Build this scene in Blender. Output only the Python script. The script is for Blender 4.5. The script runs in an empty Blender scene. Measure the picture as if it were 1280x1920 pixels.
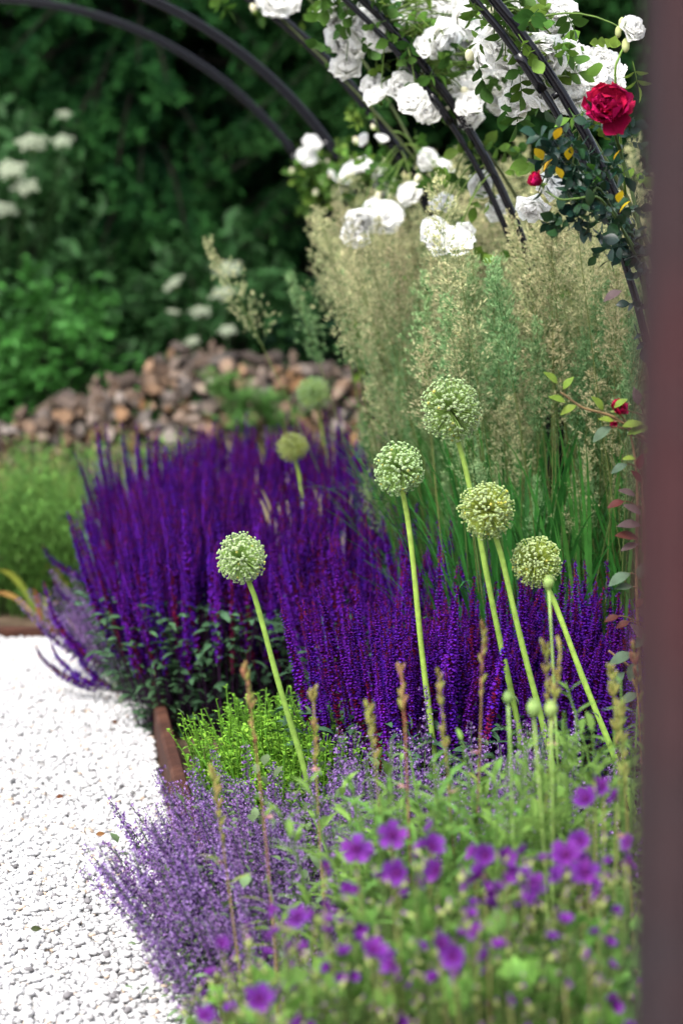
import bpy, math, random
import numpy as np
from mathutils import Matrix, Vector

random.seed(7)
rng = np.random.default_rng(11)
R = math.radians
scn = bpy.context.scene
col = scn.collection

# ------------------------------------------------------------------ camera
CAM_H, HORIZON, FPX = 1.30, 480.0, 4533.0          # metres, photo row of the horizon, focal length in photo pixels
PITCH = math.atan((960 - HORIZON) / FPX)
cam_d = bpy.data.cameras.new('camera')
cam = bpy.data.objects.new('camera', cam_d)
col.objects.link(cam)
cam.location = (0, 0, CAM_H)
cam.rotation_euler = (R(90) - PITCH, 0, 0)
cam_d.sensor_fit = 'VERTICAL'
cam_d.sensor_height = 36.0
cam_d.lens = 85.0
cam_d.clip_start = 0.05
cam_d.clip_end = 800
cam_d.dof.use_dof = True
cam_d.dof.focus_distance = 4.86
cam_d.dof.aperture_fstop = 3.1
scn.camera = cam

# ------------------------------------------------------------------ world, sun, exposure
SUN_EL, SUN_AZ = 56.0, 215.0                        # bright overcast, light from behind the camera's left shoulder
world = bpy.data.worlds.new('World')
scn.world = world
world.use_nodes = True
nt = world.node_tree
sky = nt.nodes.new('ShaderNodeTexSky')
sky.sky_type = 'NISHITA'
sky.sun_disc = False
sky.sun_elevation = R(SUN_EL)
sky.sun_rotation = R(SUN_AZ)
sky.air_density = 1.0
sky.dust_density = 4.0
sky.ozone_density = 1.0
hs = nt.nodes.new('ShaderNodeHueSaturation')
hs.inputs['Saturation'].default_value = 0.45
bg = nt.nodes['Background']
nt.links.new(sky.outputs[0], hs.inputs['Color'])
nt.links.new(hs.outputs[0], bg.inputs['Color'])
bg.inputs['Strength'].default_value = 0.14
sun_d = bpy.data.lights.new('sun', 'SUN')
sun_d.energy = 1.5
sun_d.angle = R(24)
sun_d.color = (1.0, 0.96, 0.9)
sun = bpy.data.objects.new('sun', sun_d)
col.objects.link(sun)
a, e = R(SUN_AZ), R(SUN_EL)
sdir = Vector((math.sin(a) * math.cos(e), math.cos(a) * math.cos(e), math.sin(e)))
sun.rotation_euler = sdir.to_track_quat('Z', 'Y').to_euler()
sun.location = sdir * 20
scn.view_settings.view_transform = 'Standard'
scn.view_settings.look = 'None'
scn.view_settings.gamma = 1.0
scn.view_settings.use_curve_mapping = False
scn.view_settings.exposure = 1.85
cy = scn.cycles
cy.max_bounces = 5
cy.use_adaptive_sampling = True
cy.adaptive_threshold = 0.02
cy.diffuse_bounces = 3
cy.glossy_bounces = 2
cy.transmission_bounces = 4
cy.transparent_max_bounces = 4
cy.use_denoising = True
cy.caustics_reflective = False
cy.caustics_refractive = False


# ------------------------------------------------------------------ helpers
def at(px, py, D):
    """a photo pixel at ground distance D (metres along +Y)"""
    u, v = (px - 640) / FPX, (960 - py) / FPX
    c, s = math.cos(PITCH), math.sin(PITCH)
    d = np.array([u, c + v * s, -s + v * c])
    return d * (D / d[1]) + np.array([0, 0, CAM_H])


def ground_at(px, py, z=0.0):
    d = at(px, py, 1.0) - np.array([0, 0, CAM_H])
    t = (z - CAM_H) / d[2]
    return d * t + np.array([0, 0, CAM_H])


def lin(r, g, b):
    f = lambda c: (c / 255 / 12.92) if c / 255 <= 0.04045 else ((c / 255 + 0.055) / 1.055) ** 2.4
    return np.array([f(r), f(g), f(b)])


def norm(v):
    v = np.asarray(v, float)
    return v / np.maximum(np.linalg.norm(v, axis=-1, keepdims=True), 1e-9)


def frames(dirs, roll=None):
    """(n,3,3) matrices whose columns are x, y, z axes with z along dirs"""
    z = norm(np.atleast_2d(dirs))
    n = len(z)
    ref = np.where(np.abs(z[:, 2:3]) > 0.95, np.array([[1.0, 0, 0]]), np.array([[0, 0, 1.0]]))
    x = norm(np.cross(ref, z))
    y = np.cross(z, x)
    if roll is not None:
        c, s = np.cos(roll)[:, None], np.sin(roll)[:, None]
        x, y = x * c + y * s, y * c - x * s
    return np.stack([x, y, z], axis=2)


class Geo:
    def __init__(self):
        self.V, self.F, self.C, self.M, self.n = [], [], [], [], 0

    def add(self, V, F, C, mat=0):
        V = np.asarray(V, float)
        F = np.asarray(F, int)
        C = np.asarray(C, float)
        if C.ndim == 1:
            C = np.repeat(C[None], len(V), 0)
        self.V.append(V)
        self.F.append(F + self.n)
        self.C.append(C)
        self.M.append(np.full(len(F), mat, int))
        self.n += len(V)
        return self

    def inst(self, tpl, pos, fr=None, scale=1.0, tint=None, mat=0):
        """many copies of a template (V, F, C) in one go; scale is a number, (m,) or (m,3); tint (m,3) multiplies the colour"""
        V, F, C = tpl
        pos = np.atleast_2d(pos)
        m, k = len(pos), len(V)
        if m == 0:
            return self
        sc = np.asarray(scale, float)
        if sc.ndim == 1 and len(sc) == m:
            sc = sc[:, None]
        W = np.repeat(V[None], m, 0) * (sc[:, None, :] if sc.ndim == 2 else sc)
        if fr is not None:
            W = np.einsum('mij,mkj->mki', fr, W)
        W = W + pos[:, None, :]
        CC = np.repeat(C[None], m, 0)
        if tint is not None:
            CC = CC * np.asarray(tint)[:, None, :]
        FF = F[None] + (np.arange(m) * k)[:, None, None]
        return self.add(W.reshape(-1, 3), FF.reshape(-1, 3), CC.reshape(-1, 3), mat)

    def tpl(self):
        return np.concatenate(self.V), np.concatenate(self.F), np.concatenate(self.C)

    def mesh(self, name, mats, smooth=True):
        V, F, C = self.tpl()
        me = bpy.data.meshes.new(name)
        me.vertices.add(len(V))
        me.vertices.foreach_set('co', V.astype(np.float32).ravel())
        me.loops.add(len(F) * 3)
        me.loops.foreach_set('vertex_index', F.astype(np.int32).ravel())
        me.polygons.add(len(F))
        me.polygons.foreach_set('loop_start', (np.arange(len(F)) * 3).astype(np.int32))
        ca = me.attributes.new('Col', 'FLOAT_COLOR', 'POINT')
        ca.data.foreach_set('color', np.c_[C, np.ones(len(C))].astype(np.float32).ravel())
        me.polygons.foreach_set('material_index', np.concatenate(self.M).astype(np.int32))
        me.polygons.foreach_set('use_smooth', np.full(len(F), smooth))
        for m in (mats if isinstance(mats, (list, tuple)) else [mats]):
            me.materials.append(m)
        me.update(calc_edges=True)
        me.validate()
        return me


def tube(path, rad, sides=6, cap=True):
    P = np.asarray(path, float)
    n = len(P)
    r = np.broadcast_to(np.asarray(rad, float), (n,))
    T = norm(np.gradient(P, axis=0))
    x = np.cross(T[0], [0.13, 0.97, 0.21])
    if np.linalg.norm(x) < 0.1:
        x = np.cross(T[0], [1.0, 0, 0])
    xs = []
    for t in T:
        x = x - t * np.dot(x, t)
        x = x / np.linalg.norm(x)
        xs.append(x)
    X = np.array(xs)
    Y = np.cross(T, X)
    an = np.arange(sides) * 2 * np.pi / sides
    V = P[:, None] + r[:, None, None] * (np.cos(an)[None, :, None] * X[:, None] + np.sin(an)[None, :, None] * Y[:, None])
    V = V.reshape(-1, 3)
    F = []
    for i in range(n - 1):
        for j in range(sides):
            a0, b0 = i * sides + j, i * sides + (j + 1) % sides
            F += [(a0, b0, b0 + sides), (a0, b0 + sides, a0 + sides)]
    if cap:
        V = np.concatenate([V, P[:1], P[-1:]])
        for j in range(sides):
            F.append((n * sides, (j + 1) % sides, j))
            F.append((n * sides + 1, (n - 1) * sides + j, (n - 1) * sides + (j + 1) % sides))
    return V, np.array(F)


def bez(p0, p1, p2, n=8):
    t = np.linspace(0, 1, n)[:, None]
    return (1 - t) ** 2 * np.asarray(p0, float) + 2 * t * (1 - t) * np.asarray(p1, float) + t ** 2 * np.asarray(p2, float)


def leaf_tpl(L, W, c0, c1, n=5, fold=0.25, curl=0.2, widest=0.45, tip=1.0):
    """a leaf along +Z, width in X, face to +Y; two halves folded on the midrib"""
    t = np.linspace(0, 1, n)
    prof = np.where(t < widest, np.sin(t / widest * np.pi / 2), np.cos((t - widest) / (1 - widest) * np.pi / 2) ** (0.9 * tip))
    prof = np.clip(prof, 0.03, 1)
    V, F, C = [], [], []
    for i in range(n):
        w = W * 0.5 * prof[i]
        y = -curl * L * t[i] ** 2
        for s, f in ((-1, 1), (0, 0), (1, 1)):
            V.append((s * w, y + f * fold * w, L * t[i] * (1 - 0.25 * curl * t[i])))
            C.append(c0 * (1 - t[i]) + c1 * t[i])
    for i in range(n - 1):
        for k in (0, 1):
            a0 = i * 3 + k
            F += [(a0, a0 + 1, a0 + 4), (a0, a0 + 4, a0 + 3)]
    return np.array(V), np.array(F), np.array(C)


def blade(path, w, side, c0, c1):
    P = np.asarray(path, float)
    n = len(P)
    side = norm(np.asarray(side, float))
    t = np.linspace(0, 1, n)
    ww = w * np.clip(np.minimum(1, 0.5 + 2 * t), 0, 1) * np.clip((1 - t) * 3, 0.02, 1)
    V = np.concatenate([P - side * ww[:, None] / 2, P + np.array([0, 0, -0.12 * w]), P + side * ww[:, None] / 2])
    F = []
    for i in range(n - 1):
        for k in (0, 1):
            a0 = k * n + i
            F += [(a0, a0 + 1, a0 + n + 1), (a0, a0 + n + 1, a0 + n)]
    C = np.tile(c0[None] * (1 - t)[:, None] + c1[None] * t[:, None], (3, 1))
    return V, np.array(F), C


def ico(sub=0):
    import bmesh
    bm = bmesh.new()
    bmesh.ops.create_icosphere(bm, subdivisions=sub + 1, radius=1)
    V = np.array([v.co[:] for v in bm.verts])
    F = np.array([[v.index for v in f.verts] for f in bm.faces])
    bm.free()
    return V, F


ICO0, ICO1, ICO2 = ico(0), ico(1), ico(2)


def solid(shape, c):
    return shape[0].copy(), shape[1], np.repeat(np.asarray(c)[None], len(shape[0]), 0)


def lathe(prof, sides=12):
    P = np.array(prof, float)
    an = np.arange(sides) * 2 * np.pi / sides
    V = np.stack([np.outer(P[:, 0], np.cos(an)), np.outer(P[:, 0], np.sin(an)), np.repeat(P[:, 1:2], sides, 1)], axis=2).reshape(-1, 3)
    F = []
    for i in range(len(P) - 1):
        for j in range(sides):
            a0, b0 = i * sides + j, i * sides + (j + 1) % sides
            F += [(a0, b0, b0 + sides), (a0, b0 + sides, a0 + sides)]
    return V, np.array(F)


# ---- objects
def tag(o, label=None, cat=None, group=None, kind=None):
    if label: o['label'] = label
    if cat: o['category'] = cat
    if group: o['group'] = group
    if kind: o['kind'] = kind
    return o


def obj(name, me, parent=None, M=None, kind=None):
    o = bpy.data.objects.new(name, me)
    col.objects.link(o)
    if parent is not None: o.parent = parent
    if M is not None: o.matrix_local = M
    if kind: o['kind'] = kind
    return o


def empty(name, loc, label, cat, group=None, rz=0.0):
    o = bpy.data.objects.new(name, None)
    col.objects.link(o)
    o.location = Vector(loc)
    o.rotation_euler = (0, 0, rz)
    o.empty_display_size = 0.05
    return tag(o, label, cat, group)


def mat4(fr, pos, s=1.0):
    M = Matrix.Identity(4)
    for i in range(3):
        for j in range(3):
            M[i][j] = float(fr[i][j]) * s
        M[i][3] = float(pos[i])
    return M


def lean_frame(d, roll=0.0):
    return frames(np.array([d]), np.array([roll]))[0]


# ------------------------------------------------------------------ materials
def newmat(name):
    m = bpy.data.materials.new(name)
    m.use_nodes = True
    t = m.node_tree
    return m, t, t.nodes['Principled BSDF'], t.nodes['Material Output']


def plant_mat(name, rough=0.6, trans=0.3, var=0.25, hue=0.02, noise=40.0, spec=0.3, gain=0.78):
    """colour comes from the mesh's Col attribute; each object and each patch differs a little; light shines through the tissue"""
    m, t, p, out = newmat(name)
    N, L = t.nodes, t.links
    at_ = N.new('ShaderNodeAttribute'); at_.attribute_name = 'Col'
    oi = N.new('ShaderNodeObjectInfo')
    nz = N.new('ShaderNodeTexNoise'); nz.inputs['Scale'].default_value = noise; nz.inputs['Detail'].default_value = 2
    tc = N.new('ShaderNodeTexCoord'); L.new(tc.outputs['Object'], nz.inputs['Vector'])
    h = N.new('ShaderNodeHueSaturation')
    mv = N.new('ShaderNodeMapRange'); mv.inputs[3].default_value = gain * (1 - var); mv.inputs[4].default_value = gain * (1 + var)
    L.new(oi.outputs['Random'], mv.inputs[0])
    mn = N.new('ShaderNodeMapRange'); mn.inputs[1].default_value = 0.3; mn.inputs[2].default_value = 0.7
    mn.inputs[3].default_value = 0.8; mn.inputs[4].default_value = 1.2
    L.new(nz.outputs[0], mn.inputs[0])
    mu = N.new('ShaderNodeMath'); mu.operation = 'MULTIPLY'
    L.new(mv.outputs[0], mu.inputs[0]); L.new(mn.outputs[0], mu.inputs[1])
    fr = N.new('ShaderNodeMath'); fr.operation = 'MULTIPLY'; fr.inputs[1].default_value = 7.31
    fc = N.new('ShaderNodeMath'); fc.operation = 'FRACT'
    L.new(oi.outputs['Random'], fr.inputs[0]); L.new(fr.outputs[0], fc.inputs[0])
    mh = N.new('ShaderNodeMapRange'); mh.inputs[3].default_value = 0.5 - hue; mh.inputs[4].default_value = 0.5 + hue
    L.new(fc.outputs[0], mh.inputs[0])
    L.new(mh.outputs[0], h.inputs['Hue']); L.new(mu.outputs[0], h.inputs['Value']); L.new(at_.outputs['Color'], h.inputs['Color'])
    L.new(h.outputs[0], p.inputs['Base Color'])
    p.inputs['Roughness'].default_value = rough
    p.inputs['Specular IOR Level'].default_value = spec
    if trans > 0:
        tr = N.new('ShaderNodeBsdfTranslucent')
        mx = N.new('ShaderNodeMixShader'); mx.inputs[0].default_value = trans
        L.new(h.outputs[0], tr.inputs['Color'])
        L.new(p.outputs[0], mx.inputs[1]); L.new(tr.outputs[0], mx.inputs[2])
        L.new(mx.outputs[0], out.inputs['Surface'])
    return m


M_LEAF = plant_mat('leaf_tissue', 0.55, 0.3, 0.18, 0.015, spec=0.12)
M_GLOSSY = plant_mat('glossy_leaf', 0.35, 0.22, 0.25, 0.02, spec=0.3)
M_PETAL = plant_mat('petal_tissue', 0.7, 0.3, 0.14, 0.012, spec=0.06)
M_SALVIA = plant_mat('salvia_floret', 0.8, 0.2, 0.34, 0.014, noise=25, spec=0.03)
M_STEM = plant_mat('stem_tissue', 0.55, 0.0, 0.14, 0.01, noise=60, spec=0.18)
M_GRASS = plant_mat('grass_blade', 0.5, 0.3, 0.15, 0.012, spec=0.12)
M_PLUME = plant_mat('grass_plume', 0.8, 0.35, 0.18, 0.02, spec=0.04)
M_NEEDLE = plant_mat('needle_foliage', 0.8, 0.15, 0.15, 0.01, noise=2.0, spec=0.03)
M_WHITE = plant_mat('white_petal', 0.7, 0.58, 0.02, 0.004, noise=12, spec=0.1, gain=1.03)


def stone_mat():
    m, t, p, out = newmat('pebble_stone')
    N, L = t.nodes, t.links
    at_ = N.new('ShaderNodeAttribute'); at_.attribute_name = 'Col'
    nz = N.new('ShaderNodeTexNoise'); nz.inputs['Scale'].default_value = 160; nz.inputs['Detail'].default_value = 4
    tc = N.new('ShaderNodeTexCoord'); L.new(tc.outputs['Object'], nz.inputs['Vector'])
    r = N.new('ShaderNodeMapRange'); r.inputs[3].default_value = 0.82; r.inputs[4].default_value = 1.1
    L.new(nz.outputs[0], r.inputs[0])
    mx = N.new('ShaderNodeVectorMath'); mx.operation = 'SCALE'
    L.new(at_.outputs['Color'], mx.inputs[0]); L.new(r.outputs[0], mx.inputs['Scale'])
    L.new(mx.outputs[0], p.inputs['Base Color'])
    p.inputs['Roughness'].default_value = 0.8
    return m


def noise_mat(name, cols, scale, rough=0.9, detail=6, bump=0.0, stretch=(1, 1, 1), metallic=0.0, pos=None, distort=0.0, spec=0.1):
    m, t, p, out = newmat(name)
    N, L = t.nodes, t.links
    tc = N.new('ShaderNodeTexCoord')
    mp = N.new('ShaderNodeMapping'); mp.inputs['Scale'].default_value = stretch
    L.new(tc.outputs['Object'], mp.inputs['Vector'])
    nz = N.new('ShaderNodeTexNoise'); nz.inputs['Scale'].default_value = scale; nz.inputs['Detail'].default_value = detail
    nz.inputs['Distortion'].default_value = distort
    L.new(mp.outputs[0], nz.inputs['Vector'])
    cr = N.new('ShaderNodeValToRGB')
    n = len(cols)
    pos = pos or [0.3 + 0.4 * i / max(n - 1, 1) for i in range(n)]
    while len(cr.color_ramp.elements) < n: cr.color_ramp.elements.new(0.5)
    for i, c in enumerate(cols):
        cr.color_ramp.elements[i].position = pos[i]
        cr.color_ramp.elements[i].color = (*c, 1)
    L.new(nz.outputs[0], cr.inputs[0])
    L.new(cr.outputs[0], p.inputs['Base Color'])
    p.inputs['Roughness'].default_value = rough
    p.inputs['Metallic'].default_value = metallic
    p.inputs['Specular IOR Level'].default_value = spec
    if bump:
        n2 = N.new('ShaderNodeTexNoise'); n2.inputs['Scale'].default_value = scale * 6; n2.inputs['Detail'].default_value = 6
        L.new(mp.outputs[0], n2.inputs['Vector'])
        b = N.new('ShaderNodeBump'); b.inputs['Strength'].default_value = bump; b.inputs['Distance'].default_value = 0.02
        L.new(n2.outputs[0], b.inputs['Height']); L.new(b.outputs[0], p.inputs['Normal'])
    return m


M_PEBBLE = stone_mat()
M_SOIL = noise_mat('garden_soil', [(0.03, 0.02, 0.013), (0.07, 0.05, 0.033), (0.12, 0.09, 0.06)], 9, bump=0.6)
M_SAND = noise_mat('gravel_bed', [(0.22, 0.215, 0.21), (0.3, 0.295, 0.285), (0.38, 0.375, 0.37)], 90, bump=0.5)
M_RUST = noise_mat('rusty_steel', [(0.024, 0.011, 0.008), (0.044, 0.018, 0.012), (0.07, 0.031, 0.02)], 14, rough=0.75, bump=0.15)
M_BARK = noise_mat('tree_bark', [(0.005, 0.005, 0.004), (0.014, 0.012, 0.009)], 12, bump=0.8, stretch=(1, 1, 0.25))
M_POST = noise_mat('weathered_post', [(0.021, 0.02, 0.023), (0.031, 0.02, 0.022), (0.04, 0.018, 0.02)], 3.2, spec=0.03, rough=0.9, bump=0.2, stretch=(0.8, 0.8, 1.0), pos=[0.38, 0.5, 0.62], detail=3)
m, t, p, out = newmat('black_enamel')
p.inputs['Base Color'].default_value = (0.003, 0.003, 0.005, 1)
p.inputs['Roughness'].default_value = 0.28
p.inputs['Specular IOR Level'].default_value = 0.28
nz = t.nodes.new('ShaderNodeTexNoise'); nz.inputs['Scale'].default_value = 30; nz.inputs['Detail'].default_value = 5
tc = t.nodes.new('ShaderNodeTexCoord'); t.links.new(tc.outputs['Object'], nz.inputs['Vector'])
mr = t.nodes.new('ShaderNodeMapRange'); mr.inputs[3].default_value = 0.06; mr.inputs[4].default_value = 0.2
t.links.new(nz.outputs[0], mr.inputs[0]); t.links.new(mr.outputs[0], p.inputs['Roughness'])
M_TUBE = m


def log_mats():
    out_ = []
    for nm, c in (('log_bark', [(0.03, 0.021, 0.016), (0.085, 0.06, 0.047), (0.17, 0.13, 0.105)]),
                  ('log_wood', [(0.1, 0.058, 0.035), (0.18, 0.112, 0.07), (0.27, 0.18, 0.12)])):
        m = noise_mat(nm, c, 22, bump=0.4, stretch=(1, 1, 0.3))
        t = m.node_tree
        p = t.nodes['Principled BSDF']
        src = p.inputs['Base Color'].links[0].from_socket
        oi = t.nodes.new('ShaderNodeObjectInfo')
        h = t.nodes.new('ShaderNodeHueSaturation')
        mv = t.nodes.new('ShaderNodeMapRange'); mv.inputs[3].default_value = 0.45; mv.inputs[4].default_value = 1.35
        t.links.new(oi.outputs['Random'], mv.inputs[0]); t.links.new(mv.outputs[0], h.inputs['Value'])
        f1 = t.nodes.new('ShaderNodeMath'); f1.operation = 'MULTIPLY'; f1.inputs[1].default_value = 13.7
        f2 = t.nodes.new('ShaderNodeMath'); f2.operation = 'FRACT'
        ms = t.nodes.new('ShaderNodeMapRange'); ms.inputs[3].default_value = 0.35; ms.inputs[4].default_value = 1.25
        t.links.new(oi.outputs['Random'], f1.inputs[0]); t.links.new(f1.outputs[0], f2.inputs[0])
        t.links.new(f2.outputs[0], ms.inputs[0]); t.links.new(ms.outputs[0], h.inputs['Saturation'])
        t.links.new(src, h.inputs['Color']); t.links.new(h.outputs[0], p.inputs['Base Color'])
        out_.append(m)
    return out_


M_LOG = log_mats()


# ------------------------------------------------------------------ the setting: ground, gravel path, steel edging
AX = -0.111                                          # the path and the arches run along (AX, 1)


def kerb_x(D): return -0.385 + (D - 5.45) * -0.118


PATH_END = ground_at(100, 1200)[1]

g = Geo()
n = 40
gx = np.concatenate([[-150, -60, -20], np.linspace(-6, 6, n), [20, 60, 150]])
gy = np.concatenate([[-150, -50, -10], np.linspace(-2, 24, n), [60, 120, 250]])
GX, GY = np.meshgrid(gx, gy)
V = np.c_[GX.ravel(), GY.ravel(), np.zeros(GX.size)]
w = len(gx)
F = [(j * w + i, j * w + i + 1, (j + 1) * w + i + 1) for j in range(len(gy) - 1) for i in range(w - 1)] + \
    [(j * w + i, (j + 1) * w + i + 1, (j + 1) * w + i) for j in range(len(gy) - 1) for i in range(w - 1)]
g.add(V, F, np.ones(3))
tag(obj('ground', g.mesh('ground', M_SOIL)), 'dark garden soil under the beds and trees', kind='structure')

g = Geo()
ys = np.linspace(1.0, PATH_END - 0.01, 20)
V = np.concatenate([np.c_[np.full(20, -3.2), ys, np.full(20, 0.006)], np.c_[kerb_x(ys) - 0.012, ys, np.full(20, 0.006)]])
F = [(i, i + 20, i + 21) for i in range(19)] + [(i, i + 21, i + 1) for i in range(19)]
g.add(V, F, np.ones(3))
path = tag(obj('gravel_path', g.mesh('gravel_path', M_SAND)), 'path of white pebbles curving past the flower bed', kind='structure')


def pebble_cols(m):
    base = np.array([0.41, 0.41, 0.415]) * rng.uniform(0.8, 1.15, (m, 1))
    k = rng.random(m)
    base[k < 0.09] = np.array([0.33, 0.325, 0.33]) * rng.uniform(0.7, 1.1, (int((k < 0.09).sum()), 1))
    s = (k > 0.09) & (k < 0.125)
    base[s] = np.array([0.45, 0.35, 0.27]) * rng.uniform(0.7, 1.1, (int(s.sum()), 1))
    s = (k > 0.125) & (k < 0.145)
    base[s] = np.array([0.11, 0.105, 0.11]) * rng.uniform(0.6, 1.4, (int(s.sum()), 1))
    return np.clip(base, 0.03, 0.8)


def pebble_spots(m, y0, y1, xl):
    y = rng.uniform(y0, y1, m)
    x = rng.uniform(xl, kerb_x(y) - 0.012)
    return x, y


g = Geo()
for (m, y0, y1, xl, lo, hi) in ((25000, 3.7, 5.6, -1.15, 0.004, 0.0078), (20000, 5.6, PATH_END - 0.03, -1.35, 0.005, 0.009), (9000, 3.7, PATH_END - 0.03, -2.6, 0.007, 0.011)):
    x, y = pebble_spots(m, y0, y1, xl)
    r = rng.uniform(lo, hi, m)
    sc = np.c_[r * rng.uniform(0.9, 1.35, m), r * rng.uniform(0.7, 1.1, m), r * rng.uniform(0.5, 0.8, m)]
    z = 0.006 + sc[:, 2] * rng.uniform(0.3, 1.6, m)
    d = np.c_[rng.normal(0, 0.3, m), rng.normal(0, 0.3, m), np.ones(m)]
    tpl = (ICO0[0] * (1 + 0.18 * rng.normal(size=(12, 1))), ICO0[1], np.ones((12, 3)))
    g.inst(tpl, np.c_[x, y, z], frames(d, rng.uniform(0, 6.28, m)), sc, pebble_cols(m))
obj('gravel', g.mesh('gravel', M_PEBBLE), path, kind='stuff')
peb = []
for k in range(12):
    g = Geo()
    V = ICO1[0] * (1 + 0.1 * np.sin(ICO1[0] @ rng.normal(size=(3, 1)) * 3 + k)) + 0.05 * rng.normal(size=ICO1[0].shape)
    g.add(V * np.array([1.2, 0.9, 0.65]), ICO1[1], pebble_cols(1)[0])
    peb.append(g.mesh('pebble', M_PEBBLE))
for k in range(300):
    y = 3.9 + 1.35 * rng.random() ** 1.4
    x = rng.uniform(max(-0.75, -0.142 * y), kerb_x(y) - 0.03)
    s = rng.uniform(0.0055, 0.0095)
    obj('pebble', peb[k % 12], path, mat4(lean_frame((rng.normal(0, .2), rng.normal(0, .2), 1), rng.uniform(0, 6.28)), (x, y, 0.012 + s * 0.6), s))


def edging(name, p0, p1, label, top=0.0):
    """a strip of weathered steel standing on edge, its top rolled over, with stakes"""
    p0, p1 = np.array(p0), np.array(p1)
    L_ = np.linalg.norm(p1 - p0)
    o = empty(name, (*p0, 0), label, 'edging')
    d = norm(p1 - p0); s = np.array([-d[1], d[0]])
    nseg = max(2, int(L_ / 1.25))
    for k in range(nseg):
        a0, b0 = d * (L_ * k / nseg + 0.003), d * (L_ * (k + 1) / nseg - 0.003)
        prof = [(0.0, -0.05), (0.0, 0.088), (0.006, 0.095), (0.029, 0.097), (0.034, 0.09), (0.034, 0.08), (0.027, 0.08), (0.027, 0.088), (0.008, 0.088), (0.005, -0.05)]
        V, n_ = [], len(prof)
        for q in np.linspace(0, 1, 6):
            c = a0 + (b0 - a0) * q
            wob = 0.004 * math.sin(3 * (k + q) + p0[0])
            V += [(*(c - s * (u + wob)), z - top) for u, z in prof]
        F = []
        for i in range(5):
            for j in range(n_):
                A_, B_ = i * n_ + j, i * n_ + (j + 1) % n_
                F += [(A_, B_, B_ + n_), (A_, B_ + n_, A_ + n_)]
        g = Geo(); g.add(V, F, np.ones(3))
        obj('steel_strip', g.mesh('steel_strip', M_RUST, smooth=False), o)
    return o


edging('steel_edging', (kerb_x(1.5), 1.5), (kerb_x(PATH_END), PATH_END), 'rusty steel edging between white gravel and the catmint bed')
edging('steel_edging', (kerb_x(PATH_END) - 0.012, PATH_END), (-3.2, PATH_END + 0.03), 'rusty steel edging across the end of the gravel below the green plants', 0.055)


# ------------------------------------------------------------------ garden arches
ARCH_D = [9.55, 8.35, 7.0, 5.78, 4.63]
ARCH_R, ARCH_Z = 1.5, CAM_H - 0.50
ARCHN = norm(np.array([AX, 1.0, 0]))                  # tunnel direction
ARCHU = np.array([ARCHN[1], -ARCHN[0], 0])            # across


def arch_centre(D): return np.array([(138 - 640) / FPX * D - 0.31, D, ARCH_Z])


def arch_pt(D, th, r=ARCH_R):
    return arch_centre(D) + ARCHU * (math.cos(th) * r) + np.array([0, 0, math.sin(th) * r])


def arch_path(D, r, n=56):
    c = arch_centre(D)
    P = [c + ARCHU * r - np.array([0, 0, ARCH_Z + 0.15]), c + ARCHU * r - np.array([0, 0, ARCH_Z * .5])]
    P += [arch_pt(D, th, r) for th in np.linspace(0, math.pi, n)]
    P += [c - ARCHU * r - np.array([0, 0, ARCH_Z * .5]), c - ARCHU * r - np.array([0, 0, ARCH_Z + 0.15])]
    return np.array(P)


ORD = ['farthest one of the row, by the spruces', 'second from the spruces', 'the middle one of the row',
       'the one under the big white rose cluster', 'the one the red rose climbs']
for i, D in enumerate(ARCH_D):
    c = arch_centre(D)
    o = empty('garden_arch', (c[0], c[1], 0), 'black steel tube rose arch, ' + ORD[i], 'arch', 'rose arches over the path')
    inv = np.array([c[0], c[1], 0])
    for nm, r, rad in (('outer_tube', ARCH_R, 0.0105 if i >= 3 else 0.0095), ('inner_tube', ARCH_R - (0.029 if i >= 3 else 0.0165), 0.0075)):
        V, F = tube(arch_path(D, r) - inv, rad, 14)
        g = Geo(); g.add(V, F, np.ones(3))
        tb = obj(nm, g.mesh(nm, M_TUBE), o)
        if nm == 'inner_tube':
            for th in (0.62, 2.5):
                pts = np.array([arch_pt(D, th + q, r) - inv for q in np.linspace(-0.03, 0.03, 5)])
                V, F = tube(pts, 0.0105, 14); g = Geo(); g.add(V, F, np.ones(3))
                obj('sleeve', g.mesh('sleeve', M_TUBE), tb)
    for th in np.linspace(0.08, math.pi - 0.08, 7):
        V, F = tube(np.array([arch_pt(D, th, ARCH_R - 0.02) - inv, arch_pt(D, th, ARCH_R) - inv]), 0.006, 8)
        g = Geo(); g.add(V, F, np.ones(3))
        obj('spacer', g.mesh('spacer', M_TUBE), o)

# ------------------------------------------------------------------ the post close by
pl = at(1212, 960, 1.5)
PW = 0.14
g = Geo()
q = 0.012
prof = [(-1 + 2 * q / PW, -1), (1 - 2 * q / PW, -1), (1, -1 + 2 * q / PW), (1, 1 - 2 * q / PW), (1 - 2 * q / PW, 1), (-1 + 2 * q / PW, 1), (-1, 1 - 2 * q / PW), (-1, -1 + 2 * q / PW)]
zs = [-0.1] + list(np.linspace(0, 2.3, 24)) + [2.32]
V = [(x * PW / 2 * (0.9 if z > 2.31 else 1) + 0.0012 * math.sin(9 * z + y), y * PW / 2 * (0.9 if z > 2.31 else 1), z) for z in zs for x, y in prof]
F = []
for i in range(len(zs) - 1):
    for j in range(8):
        A_, B_ = i * 8 + j, i * 8 + (j + 1) % 8
        F += [(A_, B_, B_ + 8), (A_, B_ + 8, A_ + 8)]
F += [((len(zs) - 1) * 8, (len(zs) - 1) * 8 + j, (len(zs) - 1) * 8 + j + 1) for j in range(1, 7)]
g.add(V, F, np.ones(3))
post = obj('wooden_post', g.mesh('wooden_post', M_POST, smooth=False))
post.location = (pl[0] + PW / 2, 1.5, 0)
tag(post, 'weathered reddish grey post standing beside the flower bed, blurred', 'post')


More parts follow.
